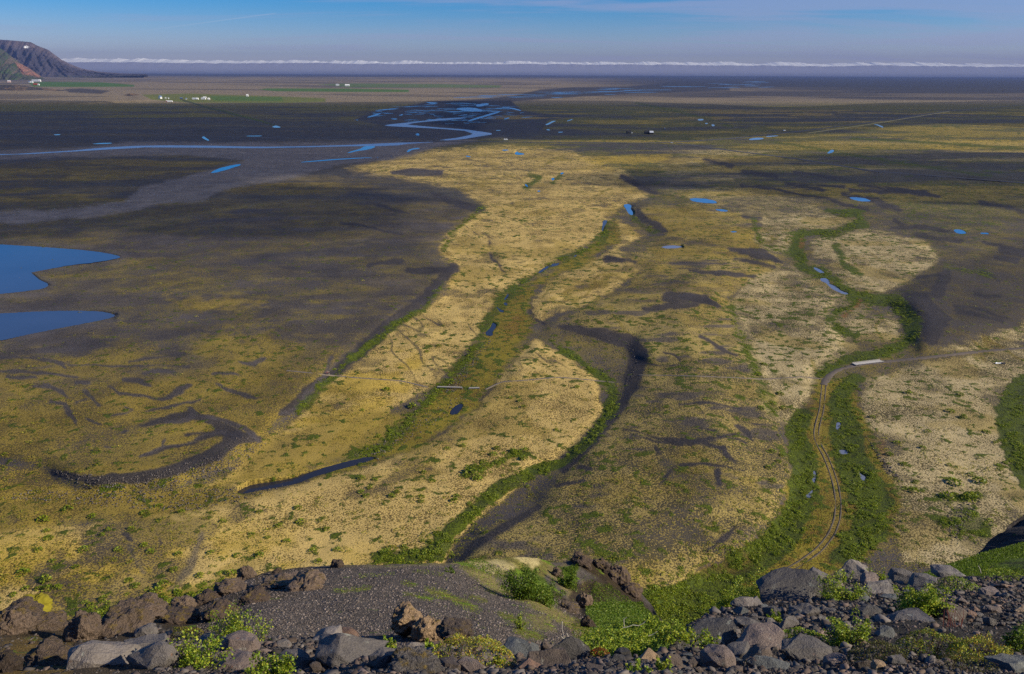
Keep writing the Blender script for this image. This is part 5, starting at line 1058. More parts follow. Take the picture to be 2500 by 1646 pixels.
# gravel of the knoll
qx = RNG.uniform(480, 1560, 90000); qy = RNG.uniform(1380, 1640, 90000); ok = (qy > np.interp(qx, *np.array(SHLD_TOP, float).T) + 3) & (qx < 1200 + (qy - 1370) * 1.75) & (RNG.random(len(qx)) < .75) & (knoll_green(qx, qy) > RNG.uniform(-6, 6, len(qx))); qx, qy = qx[ok], qy[ok]
dq = d_shld(qx, qy); scatter_stones("gravel", on_surface("gravel_knoll", qx, qy), RNG.uniform(.012, .034, len(qx)) * RNG.choice([1, 1, 1, 1, 1, 2.2], len(qx)) * (dq / 15) ** .7, M_stone, "loose dark gravel on the knoll", [(.095, .080, .076), (.135, .115, .110), (.19, .165, .158), (.24, .21, .20)], 2)
# stones on the cut banks and bouldery flats of the plain
sx_, sy_, sz_ = [], [], []
for zp, n in ((D([(120, 1095), (300, 1110), (500, 1060), (560, 1010), (620, 1030), (540, 1100), (400, 1135), (200, 1135)]), 1100), (D([(0, 1160), (420, 1190), (560, 1165), (700, 1120), (560, 1135), (300, 1140), (60, 1140)]), 900), (D([(1300, 765), (1470, 795), (1490, 850), (1440, 930), (1380, 860)]), 500), (D([(1030, 910), (1130, 790), (1150, 790), (1050, 920)]), 350),
              (D([(2010, 1010), (2040, 1050), (2100, 1120), (2060, 1100)]), 200), (D([(2200, 1200), (2260, 1140), (2290, 1150), (2210, 1270)]), 250), (D([(820, 1060), (1060, 920), (1100, 930), (860, 1080)]), 300)):
    k = 0
    while k < n:
        x = rr_.uniform(min(p[0] for p in zp), max(p[0] for p in zp)); y = rr_.uniform(min(p[1] for p in zp), max(p[1] for p in zp))
        if inside(zp, x, y): sx_.append(x); sy_.append(y); k += 1
PTS = np.array([ground_at(x, y, .1) for x, y in zip(sx_, sy_)])
scatter_stones("stones", PTS, RNG.uniform(.18, .7, len(PTS)) ** 1.0, M_stone, "stones strewn over the cut banks and stream beds of the plain", [TINT['grey'], TINT['pale'], (.12, .11, .12)], 4, .8)
# ------------------------------------------------------------------ plants
M_leaf, t, b = new_mat("leaf"); la = t.add('ShaderNodeAttribute', attribute_name='tint').outputs['Color']
t.l.new(la, b.inputs['Base Color']); b.inputs['Roughness'].default_value = .55; b.inputs['Specular IOR Level'].default_value = .35
tr = t.add('ShaderNodeBsdfTranslucent', {'Color': la}); mx = t.add('ShaderNodeMixShader', {0: .35, 1: b.outputs[0], 2: tr.outputs[0]}); t.l.new(mx.outputs[0], t.n['Material Output'].inputs['Surface'])
M_twig = plain_mat("twig_bark", (.10, .065, .045), .9, .3, 20); M_dead = plain_mat("dead_wood", (.42, .38, .34), .9, .2, 20)
PAL = dict(birch=[(0.246, 0.362, 0.026), (0.348, 0.435, 0.032), (0.160, 0.261, 0.020), (0.464, 0.493, 0.043)], birchd=[(0.150, 0.240, 0.018), (0.210, 0.300, 0.024), (0.105, 0.165, 0.015)], crow=[(0.384, 0.480, 0.044), (0.240, 0.312, 0.033), (0.528, 0.456, 0.048), (0.600, 0.336, 0.048), (0.672, 0.648, 0.072)], crowd=[(0.216, 0.288, 0.028), (0.132, 0.180, 0.024), (0.360, 0.264, 0.036), (0.336, 0.408, 0.036)],
           red=[(0.364, 0.084, 0.021), (0.280, 0.112, 0.021), (0.224, 0.140, 0.021)], heather=[(0.119, 0.105, 0.028), (0.084, 0.091, 0.021), (0.168, 0.182, 0.028)], cushion=[(0.240, 0.240, 0.024), (0.300, 0.204, 0.024), (0.180, 0.216, 0.018)], hill=[(0.121, 0.216, 0.014), (0.162, 0.257, 0.016), (0.088, 0.155, 0.011), (0.216, 0.270, 0.027)])
def leaves_np(C, size, pal, r, up=.4, narrow=.75):
    """folded leaf blades at the given points"""
    n = len(C); d = r.normal(size=(n, 3)); d[:, 2] = d[:, 2] * .6 + up; d /= np.linalg.norm(d, axis=1)[:, None]
    a = np.cross(d, r.normal(size=(n, 3))); a /= np.linalg.norm(a, axis=1)[:, None] + 1e-9; nn = np.cross(d, a)
    s = (size * r.uniform(.7, 1.3, n))[:, None]
    V = np.stack([C - d * s * .5, C + a * s * .5 * narrow + nn * s * .12, C + d * s * .5, C - a * s * .5 * narrow + nn * s * .12], 1).reshape(-1, 3)
    F = np.arange(n * 4).reshape(n, 4); P = np.array(pal); T = P[r.integers(0, len(P), n)] * r.uniform(.75, 1.25, (n, 1)) * .80
    return V, F, np.repeat(T, 4, 0).astype(np.float32)
BUSHN = [0]
def bush(cx, cy, w_, h_, kind, name, label, cat, pal=None, surf=None, n=None, leafpx=5.0, group=None, dep=None):
    """cx, cy: centre of the plant in the photograph; w_, h_ its size there"""
    surf = surf or d_near; BUSHN[0] += 1; r = np.random.default_rng(900 + BUSHN[0]); rp = random.Random(BUSHN[0])
    dp = dep or float(surf(np.array(float(cx)), np.array(cy + h_ * .42))); m = dp / FP
    base = at_depth(np.array(float(cx)), np.array(float(cy + h_ * .45)), np.array(dp)); w = w_ * m; h = h_ * m; L = leafpx * m
    root = empty(name, base); twl = MB(); pts = []
    if kind in ('birch', 'upright'):
        ns = max(7, int(w_ / 7))
        for k in range(ns):
            sx = rp.uniform(-.30, .30) if kind == 'birch' else rp.uniform(-.22, .22); ex = sx + rp.uniform(-.26, .26); ln = h * rp.uniform(.45, 1.12) * (1 - .5 * abs(ex))
            p0 = np.array([sx * w, rp.uniform(-.18, .18) * w, -.02 * h]); p3 = np.array([ex * w * 1.1, rp.uniform(-.3, .3) * w, ln])
            md = (p0 + p3) / 2 + np.array([rp.uniform(-.06, .06) * w, 0, rp.uniform(0, .1) * h])
            cp = [p0, p0 * .45 + md * .55, md, md * .45 + p3 * .55 + np.array([rp.uniform(-.03, .03) * w, 0, 0]), p3]
            twl.tube([tuple(q) for q in cp], [L * .18, L * .15, L * .12, L * .09, L * .05], 4)
            cpn = np.array(cp); tq = r.uniform(.12, 1, int((n or w_ * h_ / 13) * 1.8 / ns)); q = np.stack([np.interp(tq * 4, np.arange(5), cpn[:, i]) for i in range(3)], -1)
            pts.append(q + r.normal(size=q.shape) * np.array([.075 * w, .09 * w, .055 * h]) * (1.25 - tq[:, None] * .8))
        C = np.concatenate(pts); C[:, 2] = np.maximum(C[:, 2], .01)
        V, F, T = leaves_np(C, L, PAL[pal or 'birch'], r)
    else:                                            # low mats and cushions: a carpet of short leafy sprigs
        nn = int(n or w_ * h_ / 5); a = r.uniform(0, 6.283, nn); q = np.sqrt(r.uniform(0, 1, nn))
        x = np.cos(a) * q * .52 * w; y = np.sin(a) * q * .42 * w
        lump = fbm(x / (w * .16) + 9, y / (w * .16) + 9, BUSHN[0], 3)
        z = h * (.15 + .95 * lump) * np.sqrt(np.clip(1 - q * q, 0, 1)) * r.uniform(.72, 1.05, nn)
        C = np.stack([x, y, z], -1); V, F, T = leaves_np(C, L * .8, PAL[pal or 'crow'], r, .35, .6)
        for k in range(max(5, int(w_ / 10))):
            a = rp.uniform(0, 6.28); q = rp.random() * .45; p = (math.cos(a) * q * w, math.sin(a) * q * .8 * w, 0)
            twl.tube([p, (p[0] + rp.uniform(-.05, .05) * w, p[1], h * .6), (p[0] + rp.uniform(-.12, .12) * w, p[1], h * rp.uniform(.8, 1.1))], [L * .15, L * .12, L * .06], 4)
    fo = link("leaves", mesh_np("leaves", V, F, False, {'tint': T}), M_leaf, root); twl.build("twigs", M_twig, root)
    return tag(root, label, cat, group)
bs = "birch_shrub"; cm = "crowberry_mat"
bush(588, 1530, 150, 108, 'upright', bs, "upright dwarf birch with tall thin shoots in front of the dark gravel knoll", "shrub", n=1500)
bush(470, 1592, 160, 84, 'birch', bs, "sprawling light green birch right of the black faced grey boulder", "shrub", n=1100, leafpx=6.5)
bush(662, 1627, 120, 56, 'birch', bs, "bright birch clump at the bottom edge beside the pale rounded boulder", "shrub", n=800, leafpx=6.5)
bush(446, 1546, 100, 30, 'mat', "moss_cushion", "round yellow green cushion at the foot of the black lava wall", "cushion plant", 'cushion', n=1500, leafpx=4)
bush(944, 1574, 56, 40, 'birch', bs, "small leafy sprig over the black hollow of the tan pillar", "shrub", n=190, leafpx=7)
bush(1050, 1574, 44, 32, 'birch', bs, "small leafy sprig in front of the tan pillar", "shrub", n=120, leafpx=7)
bush(1150, 1590, 215, 84, 'mat', cm, "large yellow green crowberry mat at the bottom centre", "ground shrub", n=5600)
bush(1455, 1572, 120, 60, 'birch', bs, "left part of the thicket behind the big dark pointed boulder", "shrub", n=900, dep=8.4); bush(1545, 1560, 150, 76, 'birch', bs, "middle part of the thicket with pale dead branches", "shrub", n=1400, dep=8.8)
bush(1463, 1590, 50, 28, 'mat', "red_shrub", "small red leaved shrub right of the big dark boulder", "shrub", 'red', n=500)
bush(1552, 1630, 62, 50, 'birch', bs, "bright leafy sprig among cobbles under the tan sunlit rock", "shrub", n=170, leafpx=7.5); bush(1219, 1612, 36, 30, 'birch', bs, "small leafy sprig left of the blue grey slab", "shrub", n=90, leafpx=7)
bush(1662, 1538, 130, 94, 'birch', bs, "birch leaning right at the left end of the right hand scree", "shrub", n=800, leafpx=6)
bush(1735, 1567, 62, 52, 'birch', bs, "thin leafy sprigs in front of the long dark boulder", "shrub", n=120, leafpx=7); bush(1884, 1508, 42, 34, 'birch', bs, "small green sprig in the middle of the right hand scree", "shrub", n=200, leafpx=5)
bush(1622, 1622, 46, 56, 'birch', bs, "big leaved sprig beside the brown sloping rock at the bottom", "shrub", n=80, leafpx=9)
bush(1960, 1556, 130, 40, 'mat', cm, "leafy mat above the wide dark grey boulder", "ground shrub", 'birch', n=1500, leafpx=6); bush(2075, 1540, 130, 80, 'birch', bs, "yellow green birch clump left of the long flat slab", "shrub", n=1100, leafpx=5.5)
bush(2062, 1442, 140, 62, 'birch', bs, "birch clump below the pale peaked boulder on the crest", "shrub", n=1500, leafpx=4); bush(2062, 1404, 50, 50, 'upright', bs, "tall thin shoots left of the pale peaked boulder", "shrub", n=140, leafpx=4)
bush(2150, 1408, 70, 36, 'birch', bs, "airy birch shoots right of the pale peaked boulder", "shrub", n=240, leafpx=4)
bush(2245, 1468, 140, 84, 'birch', bs, "dense bright birch in the middle of the right hand scree", "shrub", n=2200, leafpx=5.5); bush(2340, 1427, 110, 38, 'mat', cm, "light green creeping birch along the crest", "ground shrub", 'birch', n=1100, leafpx=4.5); bush(2455, 1408, 110, 22, 'mat', cm, "low bright green plants on the crest at the right edge", "ground shrub", 'birch', n=900, leafpx=4.5)
bush(2285, 1575, 190, 72, 'mat', cm, "dark olive crowberry clump below the red twigs", "ground shrub", 'crowd', n=3000, leafpx=6); bush(2395, 1582, 160, 86, 'mat', cm, "olive and rust coloured crowberry clump above the huge flat slab", "ground shrub", 'crow', n=2600, leafpx=6); bush(2482, 1560, 90, 76, 'birch', bs, "green birch at the right edge above the huge flat slab", "shrub", 'birchd', n=600, leafpx=6)
bush(2150, 1592, 150, 60, 'mat', "heather", "dark brownish heather below the yellow green birch clump", "ground shrub", 'heather', n=2200, leafpx=5); bush(2370, 1628, 150, 30, 'mat', "heather", "dry brown heather tufts left of the huge flat slab", "ground shrub", 'heather', n=1000, leafpx=5)
bush(1275, 1425, 120, 96, 'upright', "willow_shrub", "big green willow on the mossy shoulder of the knoll", "shrub", 'hill', d_shld, 2600, 4); bush(1322, 1452, 110, 50, 'birch', "willow_shrub", "lower spreading willow on the mossy shoulder", "shrub", 'hill', d_shld, 1500, 4); bush(1388, 1412, 56, 52, 'birch', "willow_shrub", "small dark willow under the outcrop's top knob", "shrub", 'hill', d_shld, 700, 4)
bush(1096, 1390, 34, 22, 'birch', "willow_shrub", "tiny dark bush at the right end of the knoll's crest", "shrub", 'hill', d_shld, 200, 3); bush(1270, 1520, 30, 50, 'upright', "willow_shrub", "single slender green sapling on the gravel slope", "shrub", 'birch', d_shld, 200, 4)
bush(1845, 1440, 130, 84, 'birch', "birch_tree", "airy light green birch behind the black crest boulder", "tree", 'birch', None, 1800, 3.6, dep=24); bush(1780, 1462, 90, 60, 'birch', "birch_tree", "light green birch left of the airy one at the foot of the track", "tree", 'birch', None, 1000, 3.6, dep=25)
# dead pale branches
for pts, lab in (([(1372, 1517), (1373, 1540), (1380, 1568)], "thin straight dead twig left of the thicket"), ([(1383, 1546), (1390, 1560), (1394, 1573)], "short bent dead twig by the pointed boulder"), ([(1370, 1554), (1380, 1564), (1393, 1573)], "dead twig slanting towards the pointed boulder"), ([(1520, 1533), (1535, 1530), (1545, 1526), (1560, 1528), (1572, 1521), (1580, 1512)], "long crooked dead branch above the thicket"),
                 ([(1524, 1530), (1523, 1512), (1531, 1507)], "white forked dead twig standing in the thicket"), ([(1583, 1553), (1592, 1550), (1606, 1541)], "white dead branch at the right end of the thicket"), ([(2395, 1400), (2393, 1390), (2388, 1381)], "single bare stalk on the crest before the grassy bank"), ([(497, 1646), (497, 1625), (498, 1605)], "pale dry grass stalk in front of the sprawling birch")):
    dd = 8.2 if pts[0][0] < 2000 and pts[0][0] > 1000 else (6.0 if pts[0][0] < 1000 else 15.6)
    tag(MB().tube([tuple(at_depth(np.array(float(x)), np.array(float(y)), np.array(dd))) for x, y in pts], [.9 * dd / FP] * (len(pts) - 1) + [.5 * dd / FP], 5).build("dead_branch", M_dead), lab, "branch")
rt = MB()
for k in range(9):
    x = rr_.uniform(2295, 2355); dd = 8.6; rt.tube([tuple(at_depth(np.array(x + i * rr_.uniform(-6, 6)), np.array(1532. - 22 * i), np.array(dd))) for i in range(3)], [.8 * dd / FP, .7 * dd / FP, .4 * dd / FP], 4)
tag(rt.build("bare_shrub", plain_mat("red_bark", (.16, .04, .03), .8)), "leafless shrub of red twigs in front of the round dark boulder", "shrub")

# scrub of the gully and of the grassy bank: masses nobody could count
def leaf_mass(name, P, size, pal, label, seed, up=.5, nar=.7):
    r = np.random.default_rng(seed); V, F, T = leaves_np(P, size, PAL[pal], r, up, nar); return tag(link(name, mesh_np(name, V, F, False, {'tint': T}), M_leaf), label, kind='stuff')
gx = RNG.uniform(1400, 1790, 60000); gy = RNG.uniform(1470, 1640, 60000)
gpoly = [(1432, 1478), (1450, 1442), (1490, 1436), (1560, 1470), (1600, 1508), (1650, 1540), (1740, 1600), (1760, 1640), (1450, 1640), (1470, 1560), (1440, 1530)]
ok = sd_poly(gx, gy, gpoly, 50) + 18 * (fbm(gx / 22, gy / 16, 5, 3) - .5) < 0; gx, gy = gx[ok], gy[ok]
dd = d_shld(gx, gy) * (1 - .035 * fbm(gx / 12, gy / 9, 9, 3)); leaf_mass("gully_scrub", on_surface("gravel_knoll", gx, gy) + (at_depth(gx, gy, dd) - at_depth(gx, gy, d_shld(gx, gy))), 4.2 * dd / FP, 'hill', "dense green scrub filling the gully", 5)
gx = RNG.uniform(1370, 1640, 9000); gy = RNG.uniform(1495, 1612, 9000)
ok = sd_poly(gx, gy, [(1385, 1575), (1440, 1545), (1510, 1522), (1600, 1500), (1640, 1530), (1600, 1590), (1500, 1602), (1400, 1598)], 50) + 26 * (fbm(gx / 18, gy / 13, 15, 3) - .5) < 0; gx, gy = gx[ok], gy[ok]
dd = 9.6 - 1.6 * sst(1520, 1600, gy) - .5 * fbm(gx / 14, gy / 10, 19, 3); leaf_mass("birch_thicket", at_depth(gx, gy, dd), 5.2 * dd / FP, 'birch', "bright leafy birch thicket at the mouth of the gully", 15, .3, .8)
gx = RNG.uniform(1130, 1560, 26000); gy = RNG.uniform(1365, 1570, 26000)
ok = (np.minimum.reduce([sd_poly(gx, gy, p_, 50) for p_ in ([(1120, 1368), (1180, 1364), (1250, 1400), (1340, 1440), (1370, 1480), (1330, 1470), (1240, 1425)], [(1355, 1385), (1410, 1378), (1405, 1440), (1370, 1425)], [(1390, 1520), (1450, 1500), (1480, 1560), (1400, 1560)], [(1445, 1420), (1490, 1425), (1560, 1480), (1590, 1520), (1540, 1540), (1440, 1500)])]) + 16 * (fbm(gx / 16, gy / 12, 25, 3) - .5)) < 0; gx, gy = gx[ok], gy[ok]
dd = d_shld(gx, gy) * (1 - .01 * fbm(gx / 10, gy / 8, 9, 3)); leaf_mass("grass", on_surface("gravel_knoll", gx, gy) + (at_depth(gx, gy, dd) - at_depth(gx, gy, d_shld(gx, gy))), 5 * dd / FP, 'hill', "green grass and low willow on the mossy shoulder", 6, 1.6, .3)
gx = RNG.uniform(800, 1480, 40000); gy = RNG.uniform(1380, 1580, 40000)
ok = (knoll_green(gx, gy) < 2) & (RNG.random(40000) < .55) | ((fbm(gx / 26, gy / 10, 45, 3) > .60) & (gx > 1050) & (RNG.random(40000) < .25)); gx, gy = gx[ok], gy[ok]; ok = gy > np.interp(gx, *np.array(SHLD_TOP, float).T) + 8; gx, gy = gx[ok], gy[ok]
dd = d_shld(gx, gy); leaf_mass("grass_tufts", on_surface("gravel_knoll", gx, gy), 5 * dd / FP, 'birch', "thin bright grass tufts growing in the knoll gravel", 7, 1.6, .3)
gx = RNG.uniform(2240, 2620, 22000); gy = RNG.uniform(1320, 1412, 22000); ok = gy > np.interp(gx, *np.array(BANK_TOP, float).T) - 4; gx, gy = gx[ok], gy[ok]
dd = d_bank(gx, gy); leaf_mass("grass", at_depth(gx, gy, dd * .993), 5 * dd / FP, 'birchd', "dark green grass on the shaded bank", 8, 1.6, .35)

# ------------------------------------------------------------------ scrub of the plain
def tuft(r, nleaf=46):
    """a low rounded clump of foliage, unit width"""
    a = r.uniform(0, 6.283, nleaf); q = np.sqrt(r.uniform(0, 1, nleaf)); z = np.sqrt(np.clip(1 - q * q, 0, 1)) * r.uniform(.5, 1, nleaf) * .42
    C = np.stack([np.cos(a) * q * .46, np.sin(a) * q * .46, z], -1); V, F, T = leaves_np(C, .17, PAL['plain'], r, .25, .9); return V, F, T
PAL['plain'] = [(0.201, 0.285, 0.013), (0.263, 0.330, 0.016), (0.149, 0.210, 0.010), (0.350, 0.360, 0.022), (0.228, 0.285, 0.032)]
prot = [tuft(np.random.default_rng(50 + i)) for i in range(14)]
tx_, ty_ = [], []
for st, ws in G:
    A = np.array(st)
    for i in range(len(A) - 1):
        L = math.hypot(A[i + 1, 0] - A[i, 0], (A[i + 1, 1] - A[i, 1])); wm = (A[i, 2] + A[i + 1, 2]) / 2
        if A[i, 1] < 470: continue
        n = int(L * wm / 9.5)
        for _ in range(n):
            q = rr_.random(); o = rr_.gauss(0, .62); x = A[i, 0] + (A[i + 1, 0] - A[i, 0]) * q; y = A[i, 1] + (A[i + 1, 1] - A[i, 1]) * q; w_ = A[i, 2] + (A[i + 1, 2] - A[i, 2]) * q
            dx, dy = (A[i + 1, :2] - A[i, :2]) / (L + 1e-6); tx_.append(x - dy * o * w_ * 1.1); ty_.append(y + dx * o * w_ * .9)
wet_rng = np.random.default_rng(77)
def in_water(x, y): return any(inside(p, x, y) for p in stream_c + stream_r)
track_x = lambda y: float(np.interp(y, [p[1] for p in rut], [p[0] for p in rut]))
VV, FF, TT_, off = [], [], [], 0
for x, y in zip(tx_, ty_):
    if y > 1590 or y < 480 or x < -300 or x > 2800 or in_water(x, y): continue
    if 930 < y < 1440 and abs(x - track_x(y)) < 7 + 8 * (y - 900) / 400: continue
    if y < 950 and abs(y - float(np.interp(x, [2010, 2022, 2045, 2080, 2150, 2240, 2330, 2500], [940, 918, 903, 894, 884, 876, 864, 850]))) < 9 and x > 2005: continue
    if rr_.random() < 1.6 * (fbm(np.array([x / 26.]), np.array([y / 15.]), 91, 3)[0] - .42) * 3: continue
    p = ground_at(x, y, -.05); r = rr_.random(); s = (.7 + 1.5 * rr_.random() ** 1.6) * (1 if y > 650 else 1.6)
    V, F, T = prot[rr_.randrange(14)]; a = rr_.uniform(0, 6.28); ca, sa = math.cos(a), math.sin(a)
    v = np.stack([V[:, 0] * ca - V[:, 1] * sa, V[:, 0] * sa + V[:, 1] * ca, V[:, 2]], -1) * np.array([s, s, s * rr_.uniform(.45, .95)]) + p
    VV.append(v); FF.append(F + off); TT_.append(T * rr_.uniform(.75, 1.3)); off += len(V)
tag(link("willow_scrub", mesh_np("willow_scrub", np.concatenate(VV), np.concatenate(FF), False, {'tint': np.concatenate(TT_).astype(np.float32)}), M_leaf), "dense green willow scrub along the streams of the plain", kind='stuff')
# scattered cushions and tussocks on the moss, too many to count
VV, FF, TT_, off = [], [], [], 0; k = 0
PAL['plain'] = [(0.298, 0.285, 0.018), (0.228, 0.255, 0.013), (0.420, 0.330, 0.032), (0.193, 0.225, 0.013)]
prot2 = [tuft(np.random.default_rng(150 + i), 14) for i in range(10)]
while k < 13000:
    x = rr_.uniform(-250, 2750); y = 600 + 860 * rr_.random() ** 1.0
    ri, ci = rowcol(x, y); v8 = VAL[ri, ci]; g = v8[7]
    if g > .4 or g < .06: continue
    if rr_.random() > .15 + 2.2 * max(0, float(CL[ri, ci]) - .42) * 2: continue
    if in_water(x, y) or (930 < y < 1440 and abs(x - track_x(y)) < 16): continue
    k += 1; p = ground_at(x, y, -.05); s = .45 + .9 * rr_.random() ** 2 * 1.5 + .9 * (rr_.random() < .10); V, F, T = prot2[rr_.randrange(10)]; a = rr_.uniform(0, 6.28); ca, sa = math.cos(a), math.sin(a)
    v = np.stack([V[:, 0] * ca - V[:, 1] * sa, V[:, 0] * sa + V[:, 1] * ca, V[:, 2]], -1) * np.array([s * 1.3, s, s * .8]) + p
    VV.append(v); FF.append(F + off); TT_.append(T * rr_.uniform(.8, 1.4)); off += len(V)
tag(link("tussocks", mesh_np("tussocks", np.concatenate(VV), np.concatenate(FF), False, {'tint': np.concatenate(TT_).astype(np.float32)}), M_leaf), "small green tussocks scattered over the moss of the plain", kind='stuff')
# the larger separate bushes of the near moss flat
PAL['plain'] = [(0.201, 0.277, 0.013), (0.263, 0.323, 0.016), (0.158, 0.210, 0.010), (0.350, 0.375, 0.022)]
bm_ = []
for i in range(6):
    V, F, T = tuft(np.random.default_rng(250 + i), 70); me = mesh_np("plain_bush", V, F, False, {'tint': T}); me.materials.append(M_leaf); bm_.append(me)
zb = lambda pts: Z(0, 1216, pts)
near_b = zb([(465, 70, 40), (575, 350, 45), (815, 350, 36), (935, 600, 42), (1045, 365, 42), (710, 690, 34), (735, 760, 34), (625, 730, 30), (1130, 600, 60), (1080, 640, 50), (910, 205, 30), (745, 215, 30), (1235, 380, 32), (1200, 490, 36), (1640, 390, 38), (1795, 390, 40), (1545, 155, 36), (1740, 245, 32), (1925, 185, 34), (1980, 290, 38), (2080, 160, 46), (2160, 360, 42), (1795, 90, 32), (2060, 60, 40), (1455, 370, 34), (1385, 530, 40), (1600, 515, 50), (2200, 430, 36), (1850, 265, 30), (160, 510, 50), (330, 620, 44), (400, 610, 36), (180, 620, 34), (320, 560, 50), (360, 430, 30), (520, 470, 34), (95, 665, 30), (265, 620, 30), (330, 275, 40), (320, 220, 34), (265, 355, 34), (1100, 50, 34), (640, 120, 36), (300, 145, 46), (1000, 95, 36), (1255, 90, 30), (1000, 320, 36), (700, 250, 30), (2330, 350, 40), (2260, 205, 32), (885, 565, 40), (960, 760, 60), (790, 800, 60), (680, 810, 50), (1230, 650, 40), (1320, 660, 36)])
near_b += Z(830, 800, [(905, 1000, 70), (860, 1020, 44), (950, 1040, 50), (580, 995, 28), (150, 1035, 34), (240, 1045, 28), (635, 1055, 34), (205, 1100, 30), (145, 1130, 34), (390, 1130, 32), (360, 1160, 36), (180, 1155, 34), (560, 1165, 36), (560, 1195, 30), (805, 1160, 36), (790, 1190, 36), (740, 830, 34), (845, 810, 34), (320, 425, 36), (500, 540, 46), (600, 160, 26), (680, 120, 28), (330, 265, 18), (415, 270, 20), (1180, 480, 22), (1245, 500, 26), (1640, 405, 28), (1085, 830, 34), (1060, 870, 40), (1200, 850, 40), (1280, 840, 36), (1275, 900, 40), (155, 565, 20), (55, 490, 18), (1270, 540, 24), (1495, 700, 24)])
near_b += Z(1660, 800, [(1870, 570, 30), (1940, 455, 26), (1580, 445, 28), (1715, 710, 26), (2120, 715, 30), (1960, 610, 28), (1500, 790, 30), (1450, 870, 30), (1900, 1070, 60), (2070, 1060, 50), (1850, 1165, 60), (2000, 1175, 60), (1610, 1120, 44), (580, 250, 30), (540, 320, 34), (690, 450, 34), (640, 520, 34), (560, 550, 36), (715, 550, 30), (640, 850, 34), (700, 880, 32), (610, 960, 34), (640, 1050, 36), (680, 920, 28), (2020, 1010, 34), (1680, 825, 26), (1330, 610, 26), (1860, 945, 24), (1550, 940, 30), (1630, 1060, 26)])
for i, (x, y, wz) in enumerate(near_b):
    wz *= 1.45
    if y > 1505: continue
    p = ground_at(x, y + 3, -.05); sc = 1.0 * wz / FP * math.hypot(*(p - CAM)[:2]) / math.cos(math.radians(28))
    o = bpy.data.objects.new("bush", bm_[i % 6]); COL.objects.link(o); o.location = p; o.rotation_euler = (0, 0, rr_.uniform(0, 6.28)); o.scale = (sc * 1.15, sc * 1.15, sc * rr_.uniform(.7, 1.1))
    zone = ("on the yellow moss flat at the lower left", "low green bushes on the yellow moss flat at the lower left") if x < 840 else ("on the pale moss terrace below the footbridges", "low green bushes on the pale moss terrace below the footbridges") if x < 1640 else ("beside the track and the grey lichen flat at the right", "low green bushes on the lichen ground at the right")
    tag(o, "low green bush " + zone[0], "bush", zone[1])

# ------------------------------------------------------------------ bridges, people, vehicles, farms
M_wood = plain_mat("weathered_wood", (.34, .31, .28), .8, .15, 3); M_white = plain_mat("white_paint", (.80, .80, .80), .6, .06, 2); M_dark = plain_mat("dark_paint", (.03, .03, .035), .6, .2, 2)
M_wood2 = plain_mat("pale_planks", (.45, .42, .40), .8, .15, 3)
M_glass = plain_mat("window_glass", (.02, .025, .03), .1, .1, 1, .6); M_tyre = plain_mat("tyre", (.015, .015, .015), .8, .1, 5); M_red = plain_mat("red_paint", (.40, .06, .04), .6, .1, 2); M_roofg = plain_mat("grey_sheet_roof", (.45, .47, .50), .5, .1, 2); M_roofb = plain_mat("blue_sheet_roof", (.10, .16, .30), .5, .1, 2)
M_rock2 = plain_mat("stone_pier", (.14, .13, .13), .9, .3, 2)
def bridge(name, a, bb, w, label, mat, lift=.7, rail=1.0, group=None):
    A = ground_at(*a, lift); Bp = ground_at(*bb, lift); z = max(A[2], Bp[2]); mid = (A + Bp) / 2; L = float(np.hypot(*(Bp - A)[:2])); rz = math.atan2(Bp[1] - A[1], Bp[0] - A[0])
    root = empty(name, (mid[0], mid[1], z), rz)
    dk = MB(); n = int(L / .3)
    for i in range(n): dk.box((-L / 2 + (i + .5) * L / n, 0, 0), (L / n * .93, w, .07))
    dk.build("deck", mat, root)
    bmx = MB(); [bmx.box((0, s * w * .38, -.16), (L, .14, .22)) for s in (-1, 1)]; bmx.build("beam", mat, root)
    for s in (-1, 1) if rail else ():
        rl = MB(); rl.box((0, s * w * .52, rail), (L, .09, .10)); rl.box((0, s * w * .52, rail * .5), (L, .06, .08))
        for i in range(int(L / 1.8) + 1): rl.box((-L / 2 + i * L / max(1, int(L / 1.8)), s * w * .52, rail * .5 - .02), (.10, .10, rail))
        rl.build("railing", mat, root)
    for x in (-L / 2, L / 2): MB().box((x, 0, -.55), (.4, w * 1.1, .8)).build("abutment", M_rock2, root)
    return tag(root, label, "bridge", group)
bridge("footbridge", (1068, 948), (1128, 950), .85, "long grey plank footbridge over the left hand stream bed", M_wood, .8, 0)
bridge("footbridge", (1145, 950), (1170, 949.5), .85, "short grey plank footbridge right of the long one", M_wood, .6, 0)
bridge("footbridge", (2085, 892), (2152, 883.5), 2.4, "white railed bridge carrying the gravel road over the scrub", M_wood2, .5, .35)
bridge("road_bridge", (985, 345.5), (1085, 345), 8, "dark road bridge crossing the far river", M_dark, 2.2, 1.2)
